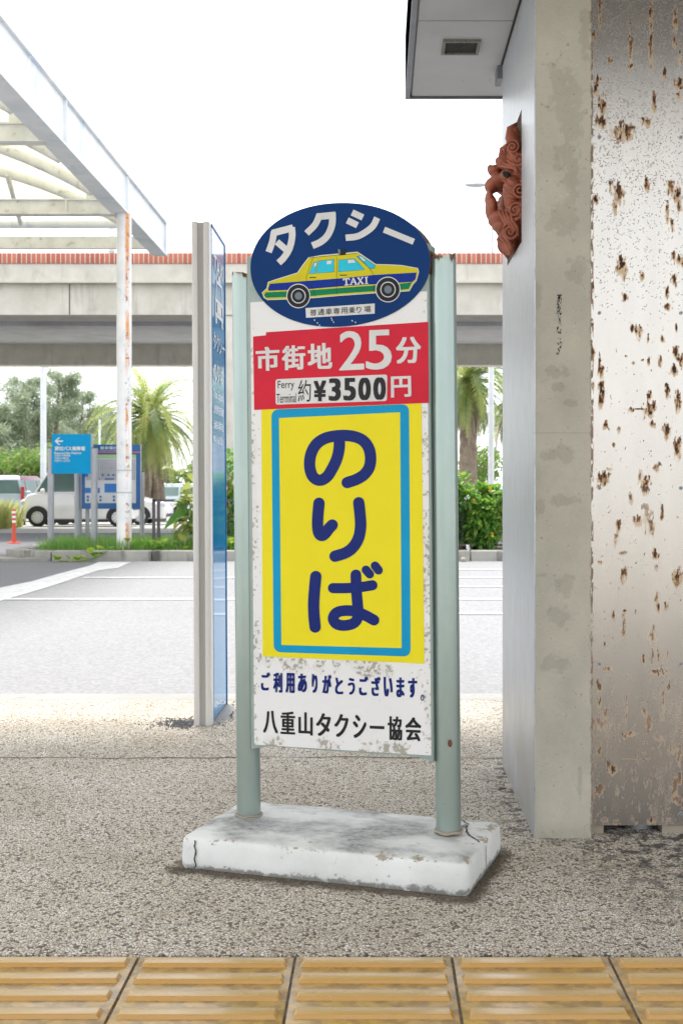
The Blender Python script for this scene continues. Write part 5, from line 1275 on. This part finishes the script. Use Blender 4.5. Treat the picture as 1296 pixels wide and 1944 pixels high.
# ------------------------------------------------------------ vehicles
def car(name, label, cat, m, L, W, Hh, kind, loc, rz, group='parked vehicles in the car park', wb=2.43, front=.55, bumper=None, extra=None):
    root = empty(name, loc, label, cat, group, (0, 0, rz))
    belt = {'van': 1.02, 'wagon': .98, 'hatch': .92}[kind]; h2 = W/2
    if kind == 'van':
        lowp = [(-L/2, .30), (-L/2, belt), (L/2-.42, belt), (L/2-.22, belt-.05), (L/2-.06, belt-.3), (L/2, .55), (L/2, .30), (L/2-.06, .22), (-L/2+.05, .22)]
        gh = [(-L/2+.01, belt), (-L/2+.08, Hh-.12), (-L/2+.22, Hh), (L/2-1.05, Hh), (L/2-.92, Hh-.05), (L/2-.42, belt)]
        wins = [(-L/2+.2, -L/2+1.0), (-L/2+1.07, -.12), (-.02, L/2-.70)]
    elif kind == 'wagon':
        lowp = [(-L/2, .35), (-L/2+.02, belt), (L/2-.75, belt), (L/2-.15, belt-.16), (L/2, .6), (L/2, .3), (L/2-.05, .22), (-L/2+.05, .22)]
        gh = [(-L/2+.03, belt), (-L/2+.14, Hh-.12), (-L/2+.3, Hh), (L/2-1.45, Hh), (L/2-1.3, Hh-.05), (L/2-.72, belt)]
        wins = [(-L/2+.3, -L/2+.85), (-L/2+.92, .02), (.1, L/2-1.0)]
    else:
        lowp = [(-L/2, .40), (-L/2+.04, belt), (L/2-1.05, belt), (L/2-.35, belt-.16), (L/2-.05, .62), (L/2, .5), (L/2, .28), (L/2-.06, .2), (-L/2+.06, .22)]
        gh = [(-L/2+.06, belt), (-L/2+.42, Hh-.10), (-L/2+.75, Hh), (.15, Hh), (.35, Hh-.05), (L/2-1.1, belt)]
        wins = [(-L/2+.5, -.35), (-.27, .62)]
    b = MB()
    def ring_(poly, y, s_): cx_ = sum(p[0] for p in poly)/len(poly); cz_ = sum(p[1] for p in poly)/len(poly); return [(cx_+(p[0]-cx_)*s_, y, cz_+(p[1]-cz_)*s_) for p in poly]
    n_ = len(lowp); vs = ring_(lowp, -h2, .955)+ring_(lowp, -h2+.08, 1)+ring_(lowp, h2-.08, 1)+ring_(lowp, h2, .955)
    b.add(vs, [tuple(range(n_))[::-1], tuple(range(3*n_, 4*n_))]+[(a_*n_+k, a_*n_+(k+1) % n_, (a_+1)*n_+(k+1) % n_, (a_+1)*n_+k) for a_ in range(3) for k in range(n_)])
    def yh(z): return h2-.035-(z-belt)/(Hh-belt)*.15
    n_ = len(gh); vs = [(x, -yh(z), z-.02 if z == belt else z) for x, z in gh]+[(x, yh(z), z-.02 if z == belt else z) for x, z in gh]
    b.add(vs, [tuple(range(n_))[::-1], tuple(range(n_, 2*n_))]+[(k, (k+1) % n_, n_+(k+1) % n_, n_+k) for k in range(n_)])
    body = b.build('body', m, root, bevel=.035)
    def wline(za):  # x limits of the greenhouse at height za
        xs1 = gh[0][0]+(gh[1][0]-gh[0][0])*(za-belt)/(gh[1][1]-belt); xs2 = gh[-1][0]+(gh[-2][0]-gh[-1][0])*(za-belt)/(gh[-2][1]-belt); return xs1+.07, xs2-.07
    za, zb = belt+.04, Hh-.16
    for (xa, xb) in wins:
        for s_ in (-1, 1):
            la, ra = wline(za); lb, rb = wline(zb); P4 = [(max(xa, la), za), (min(xb, ra) if xb < wins[-1][1] else ra, za), (min(xb, rb) if xb < wins[-1][1] else rb, zb), (max(xa, lb), zb)]
            b = MB(); f_ = (lambda u, v, t, s_=s_: (u, s_*(yh(v)+t), v)); b.prism(P4, f_, -.01, .006); b.build('side_window', M['glass_car'], body)
    for (i0, i1, nm, sgn_) in ((-1, -2, 'windscreen', 1), (0, 1, 'rear_window', -1)):
        (xa, z0), (xb, z1) = gh[i0], gh[i1]; t0_, t1_ = .12, .93
        pa = (xa+(xb-xa)*t0_, z0+(z1-z0)*t0_); pc = (xa+(xb-xa)*t1_, z0+(z1-z0)*t1_); o_ = .012*sgn_
        b = MB(); ya, yb = yh(pa[1])-.09, yh(pc[1])-.09
        b.add([(pa[0]+o_, -ya, pa[1]), (pa[0]+o_, ya, pa[1]), (pc[0]+o_, yb, pc[1]), (pc[0]+o_, -yb, pc[1]), (pa[0]-o_*1.5, -ya, pa[1]), (pa[0]-o_*1.5, ya, pa[1]), (pc[0]-o_*1.5, yb, pc[1]), (pc[0]-o_*1.5, -yb, pc[1])],
              [(0, 1, 2, 3), (7, 6, 5, 4), (0, 4, 5, 1), (1, 5, 6, 2), (2, 6, 7, 3), (3, 7, 4, 0)]); b.build(nm, M['glass_car'], body)
    xf = L/2-front
    for x in (xf, xf-wb):
        for s_ in (-1, 1):
            b = MB(); rw = .285
            arc = [(x+(rw+.065)*cos(t), .285+(rw+.065)*sin(t)) for t in np.linspace(-.12, pi+.12, 18)]
            b.prism(arc, lambda u, v, t, s_=s_: (u, s_*(h2+t), v), -.10, .004); b.build('wheel_arch', M['trim'], body)
            b = MB(); b.tube([(x, s_*(h2-.16), .285), (x, s_*(h2-.14), .285), (x, s_*(h2-.0), .285), (x, s_*(h2+.012), .285)], [rw-.02, rw, rw, rw-.03], 28)
            wh = b.build('wheel', M['tyre'], root, smooth=True)
            b = MB(); b.tube([(x, s_*(h2+.006), .285), (x, s_*(h2+.028), .285)], [.185, .17], 24); b.build('wheel_cover', M['cap'], wh)
            b = MB()
            for k in range(10): t = 2*pi*k/10; b.box(x+.135*cos(t)-.010, x+.135*cos(t)+.010, s_*(h2+.0285) if s_ > 0 else s_*(h2+.031), s_*(h2+.031) if s_ > 0 else s_*(h2+.0285), .285+.135*sin(t)-.014, .285+.135*sin(t)+.014)
            b.build('cover_slots', M['dark'], wh)
    b = MB(); b.box(xf-wb+.33, xf-.33, -h2+.05, h2-.05, .14, .24); b.build('underbody', M['trim'], body)
    for s_ in (-1, 1):
        b = MB(); b.ell((L/2-.12, s_*(h2-.13), .72 if kind != 'hatch' else .66), (.13, .14, .12), 14, 8); b.build('headlight', M['lamp_clear'], body, smooth='all')
        b = MB(); b.box(-L/2-.01, -L/2+.07, s_*(h2-.02)-(.11 if s_ > 0 else 0)+.0, s_*(h2-.02)+(0 if s_ > 0 else .11), belt-.22, belt+.28 if kind == 'wagon' else belt+.02); b.build('tail_light', M['lamp_red'], body, bevel=.01)
        xmw = wins[-1][1]-.12; b = MB(); b.ell((xmw+.08, s_*(h2+.10), belt+.06), (.07, .11, .085), 14, 8); b.build('mirror', m, body, smooth='all')
        b = MB(); b.box(-.12, .04, s_*(h2+.004)-.006, s_*(h2+.004)+.006, belt-.14, belt-.11); b.build('door_handle', M['trim'], body)
        b = MB(); b.box(wins[-1][0]-.05, wins[-1][0]-.042, s_*(h2+.001)-.002, s_*(h2+.001)+.002, .32, belt-.03); b.build('door_gap', M['trim'], body)
    b = MB(); b.box(L/2-.03, L/2+.012, -h2+.2, h2-.2, .26, .36); b.box(-L/2-.012, -L/2+.03, -h2+.25, h2-.25, .5, .6); b.build('plate_recess', M['trim'], body)
    return root
Yv = 37.0
car('kei_van', 'white one-box minivan parked side-on behind the bus sign', 'van', M['car_white'], 3.40, 1.475, 1.89, 'van', ((37-VX)*Yv/FPX+1.70, Yv+.74, gz(37)), pi)
Ya = 39.6
car('hatchback', 'white hatchback facing right with its nose beside the grey sign post', 'car', M['car_white'], 3.9, 1.69, 1.5, 'hatch', ((314-VX)*Ya/FPX-1.95, Ya+.84, gz(Ya)), 0, wb=2.5, front=.82)
Yb = 45.
car('sedan', 'white car parked behind the fence and large leafed plant', 'car', M['car_white'], 4.0, 1.69, 1.46, 'hatch', ((308-VX)*Yb/FPX+2.0, Yb+.84, gz(Yb)), pi-.12, wb=2.5, front=.75)
car('sedan', 'pale blue car partly seen at the far left of the palm', 'car', M['car_silver'], 4.0, 1.69, 1.5, 'hatch', ((306-VX)*54/FPX+1.4, 54, gz(54)), -.25, wb=2.5, front=.75)
car('kei_wagon', 'silver blue small wagon with red tail light at the left edge', 'car', M['car_silver'], 3.39, 1.475, 1.63, 'wagon', ((-22-VX)*39.5/FPX, 41.0, gz(41)), pi/2+.28, wb=2.42, front=.5)
car('kei_wagon', 'dark maroon small wagon behind the silver wagon', 'car', M['car_maroon'], 3.39, 1.475, 1.72, 'wagon', ((22-VX)*45/FPX, 46.2, gz(46)), pi/2-.22, wb=2.42, front=.5)
car('box_van', 'white van roof showing above the shrubs right of the taxi sign', 'van', M['car_white'], 4.6, 1.70, 2.0, 'van', ((907-VX)*40/FPX-2.3, 41, gz(41)), 0, wb=2.6, front=.7)
car('sedan', 'white car just visible beside the pillar edge', 'car', M['car_white'], 4.0, 1.69, 1.5, 'hatch', ((938-VX)*48/FPX+2.0, 49, gz(49)), pi, wb=2.5, front=.75)

# ------------------------------------------------------------ trees
def casuarina(c, hgt, rad, seed, label, n_=14000):
    r_ = random.Random(seed); root = empty('feathery_tree', c, label, 'tree', 'feathery trees beyond the car park')
    b = MB(); lean = r_.uniform(-.3, .3)
    tr = [Vector((lean*t*t, 0, hgt*.94*t)) for t in np.linspace(0, 1, 9)]
    b.tube(tr, [.20*(1-t)**.8+.02 for t in np.linspace(0, 1, 9)], 8)
    b.build('trunk', M['bark'], root)
    limbs = []; b = MB()
    for i in range(52):
        t = .10+.88*(i/51); an = r_.uniform(0, 2*pi); L_ = rad*(1.4-.95*t)*r_.uniform(.6, 1.15)
        p0 = Vector((lean*t*t, 0, hgt*.94*t)); up = r_.uniform(.15, .75)
        p1 = p0+Vector((cos(an)*L_*.55, sin(an)*L_*.55, L_*up*.55)); p2 = p0+Vector((cos(an)*L_, sin(an)*L_, L_*up*.8))
        b.tube([p0, p1, p2], [.05*(1.1-t), .03*(1.1-t), .01], 5, cap=False); limbs.append((p0, p1, p2))
    b.build('limbs', M['bark'], root)
    b = MB()
    for _ in range(n_):
        p0, p1, p2 = r_.choice(limbs); t = r_.uniform(.3, 1.08); p = p0.lerp(p1, t*2) if t < .5 else p1.lerp(p2, t*2-1)
        p = p+Vector((r_.gauss(0, .17), r_.gauss(0, .17), r_.gauss(.05, .15)))
        d = Vector((r_.gauss(0, .7), r_.gauss(0, .7), r_.uniform(-.9, .8))).normalized(); L_ = r_.uniform(.14, .34); w_ = .017+.014*r_.random()
        sd_ = d.cross(Vector((r_.random()-.5, r_.random()-.5, r_.random()-.5))).normalized()*w_
        b.add([p-sd_, p+sd_, p+d*L_+Vector((0, 0, -.05))], [(0, 1, 2)], 0 if r_.random() < .6 else 1)
    b.build('crown', [M['casu'], M['casu2']], root)
for i, (px, Y, top, rad, lb) in enumerate(((-14, 58, 770, 2.0, 'feathery tree cut by the left edge above the parked wagons'), (52, 60, 708, 1.9, 'tall feathery tree left of the thick white pole'),
        (104, 62, 695, 1.8, 'tallest feathery tree just right of the thick white pole'), (150, 66, 740, 2.1, 'bushy feathery tree above the blue bus sign'), (188, 70, 772, 1.9, 'lower feathery tree beside the palm'), (20, 72, 790, 2.2, 'low feathery tree filling the gap left of the pole'), (70, 74, 800, 2.4, 'low feathery tree behind the thick white pole'), (128, 76, 800, 2.6, 'farthest feathery tree, low behind the bus sign'))):
    zt_ = H+(VY-top)*Y/FPX; casuarina(((px-VX)*Y/FPX, Y, gz(Y)), zt_-gz(Y), rad, 20+i, lb)
def farbush(c, rad, seed, label, n_=2600, mats=None, group='bushes along the far side of the car park'):
    r_ = random.Random(seed); root = empty('roadside_bush', (c[0], c[1], gz(c[1])), label, 'bush', group)
    b = MB(); zc = c[2]-gz(c[1]); bl = [(Vector((r_.uniform(-.8, .8)*rad[0], r_.uniform(-.8, .8)*rad[1], zc+r_.uniform(-.7, .7)*rad[2])), r_.uniform(.3, .5)) for _ in range(22)]
    for i in range(n_):
        bc, br = r_.choice(bl); v = Vector((r_.gauss(0, 1), r_.gauss(0, 1), r_.gauss(0, 1))).normalized(); p = bc+v*br*min(rad)*r_.uniform(.7, 1.2); s_ = r_.uniform(.05, .11)
        d = (v+Vector((r_.gauss(0, .5), r_.gauss(0, .5), r_.gauss(0, .5)))).normalized(); q = d.orthogonal().normalized()*s_; q2 = d.cross(q)
        b.add([p-q, p+q2*.5, p+q, p-q2*.5], [(0, 1, 2, 3)], 0 if r_.random() < .7 else 1)
    b.build('foliage', mats or [M['bushfar'], M['leaf']], root)
    b = MB()
    for i in range(5): an = i*1.25; b.tube([(0, 0, 0), (cos(an)*rad[0]*.5, sin(an)*rad[1]*.5, zc)], [.06, .03], 6)
    b.build('stem', M['bark'], root)
for i, (px, py_, Y, rx, rz_, lb) in enumerate(((5, 885, 52, 1.5, .85, 'round green bush above the roofs of the wagons'), (45, 880, 54, 1.3, .9, 'yellow green bush left of the thick white pole'), (80, 893, 53, 1.2, .75, 'low bush at the foot of the thick white pole'), (150, 880, 57, 1.8, 1.0, 'bush behind the blue bus sign'), (205, 870, 58, 1.5, 1.1, 'bush behind the parking map board'), (320, 905, 60, 1.5, .5, 'low bush under the left palm'), (410, 890, 60, 1.3, .9, 'bush behind the pylon sign'), (912, 885, 55, .9, .9, 'pale green bush behind the van roof'))):
    farbush(((px-VX)*Y/FPX, Y, H+(VY-py_)*Y/FPX), (rx, .9, rz_), 60+i, lb)

def palm(c, ztop, R_, seed, label, trunks=1, mats=('frond', 'frond_d'), skirt=26, n_fr=64, tr_r=.28):
    r_ = random.Random(seed); root = empty('date_palm', c, label, 'palm tree', 'date palms beyond the road'); hz = ztop-c[2]
    for k in range(trunks):
        off = Vector(((k-(trunks-1)/2)*.55, (k % 2)*.3, 0)); b = MB(); n_ = 22
        b.tube([off*(1-.6*t)+Vector((0, 0, hz*t)) for t in np.linspace(0, 1, n_)], [tr_r*(1.1-.25*t)*(1+.09*(i % 2)) for i, t in enumerate(np.linspace(0, 1, n_))], 12)
        b.build('trunk', M['bark'], root)
    def frond(mb, base, an, el, L_, mi, droop, wl=.42):
        pts = []; d = Vector((cos(an)*cos(el), sin(an)*cos(el), sin(el))); p = Vector(base); seg = 14
        for i in range(seg+1):
            pts.append(p.copy()); p = p+d*(L_/seg); d = (d+Vector((0, 0, -droop/seg*(1+i*.12)))).normalized()
        mb.tube(pts, [.025*(1-i/(seg+2)) for i in range(seg+1)], 4, mi, cap=False)
        for i in range(1, seg):
            for s_ in (-1, 1):
                for h_ in (0, .5):
                    pp = pts[i].lerp(pts[i+1], h_); dd = (pts[i+1]-pts[i]).normalized(); sd_ = dd.cross(Vector((0, 0, 1)));
                    if sd_.length < .05: sd_ = Vector((-sin(an), cos(an), 0))
                    sd_.normalize(); ll = wl*math.sin(pi*min(1, (i+.8)/seg)**.75)*r_.uniform(.75, 1.1)+.05
                    q = pp+(sd_*s_*.8+dd*.75+Vector((0, 0, -.35+.35*r_.random()))).normalized()*ll; wv = dd*.028
                    mb.add([pp-wv, pp+wv, q], [(0, 1, 2)], mi)
    b = MB(); top = Vector((0, 0, hz))
    for i in range(n_fr):
        el = R(r_.uniform(-38, 80)); frond(b, top+Vector((0, 0, r_.uniform(-.1, .25))), r_.uniform(0, 2*pi), el, R_*r_.uniform(.85, 1.15), 0 if r_.random() < .65 else 1, r_.uniform(1.1, 2.0))
    b.build('crown', [M[mats[0]], M[mats[1]]], root)
    b = MB()
    for i in range(skirt): frond(b, top+Vector((0, 0, r_.uniform(-.5, 0))), r_.uniform(0, 2*pi), R(r_.uniform(-70, -25)), R_*r_.uniform(.5, .85), 0, 2.2, .3)
    b.build('dead_frond_skirt', M['deadfrond'], root)
    b = MB()
    for i in range(26): an = r_.uniform(0, 2*pi); b.ell((cos(an)*.4, sin(an)*.4, hz+r_.uniform(-.25, .15)), (.05, .05, .10), 6, 4)
    b.build('fruit_cluster', M['orange'], root)
Yp = 47
palm(((285-VX)*Yp/FPX, Yp, gz(Yp)), H+(VY-800)*Yp/FPX, 3.0, 5, 'spreading yellow green date palm right of the white canopy column', trunks=2, n_fr=150, skirt=110)
Yp = 44
palm(((888-VX)*Yp/FPX, Yp, gz(Yp)), H+(VY-728)*Yp/FPX, 2.4, 6, 'date palm with thick trunk left of the thick white pole by the shrubs', mats=('frond_d', 'frond'), tr_r=.32, n_fr=100, skirt=60)
Yp = 52
palm(((968-VX)*Yp/FPX, Yp, gz(Yp)), H+(VY-770)*Yp/FPX, 2.4, 7, 'date palm mostly hidden by the pillar', mats=('frond_d', 'frond'), n_fr=50)

# ------------------------------------------------------------ unseen roof over the viewer, sized and toned to shade the near pavement
rf = empty('unseen_shade_roof', (0, 0, 0), 'unseen flat roof sized to shade the near pavement and taxi sign', 'roof')
b = MB(); b.box(-3.6, 6, -1.4, 5.5, 3.22, 3.42); b.build('slab', M['roof'], rf)
for x in (-3.4, 5.8):
    b = MB(); b.cyl((x, -1.3, 0), (x, -1.3, 3.2), .09, 16); b.build('column', M['gal'], rf, smooth=True)
bpy.context.view_layer.update()
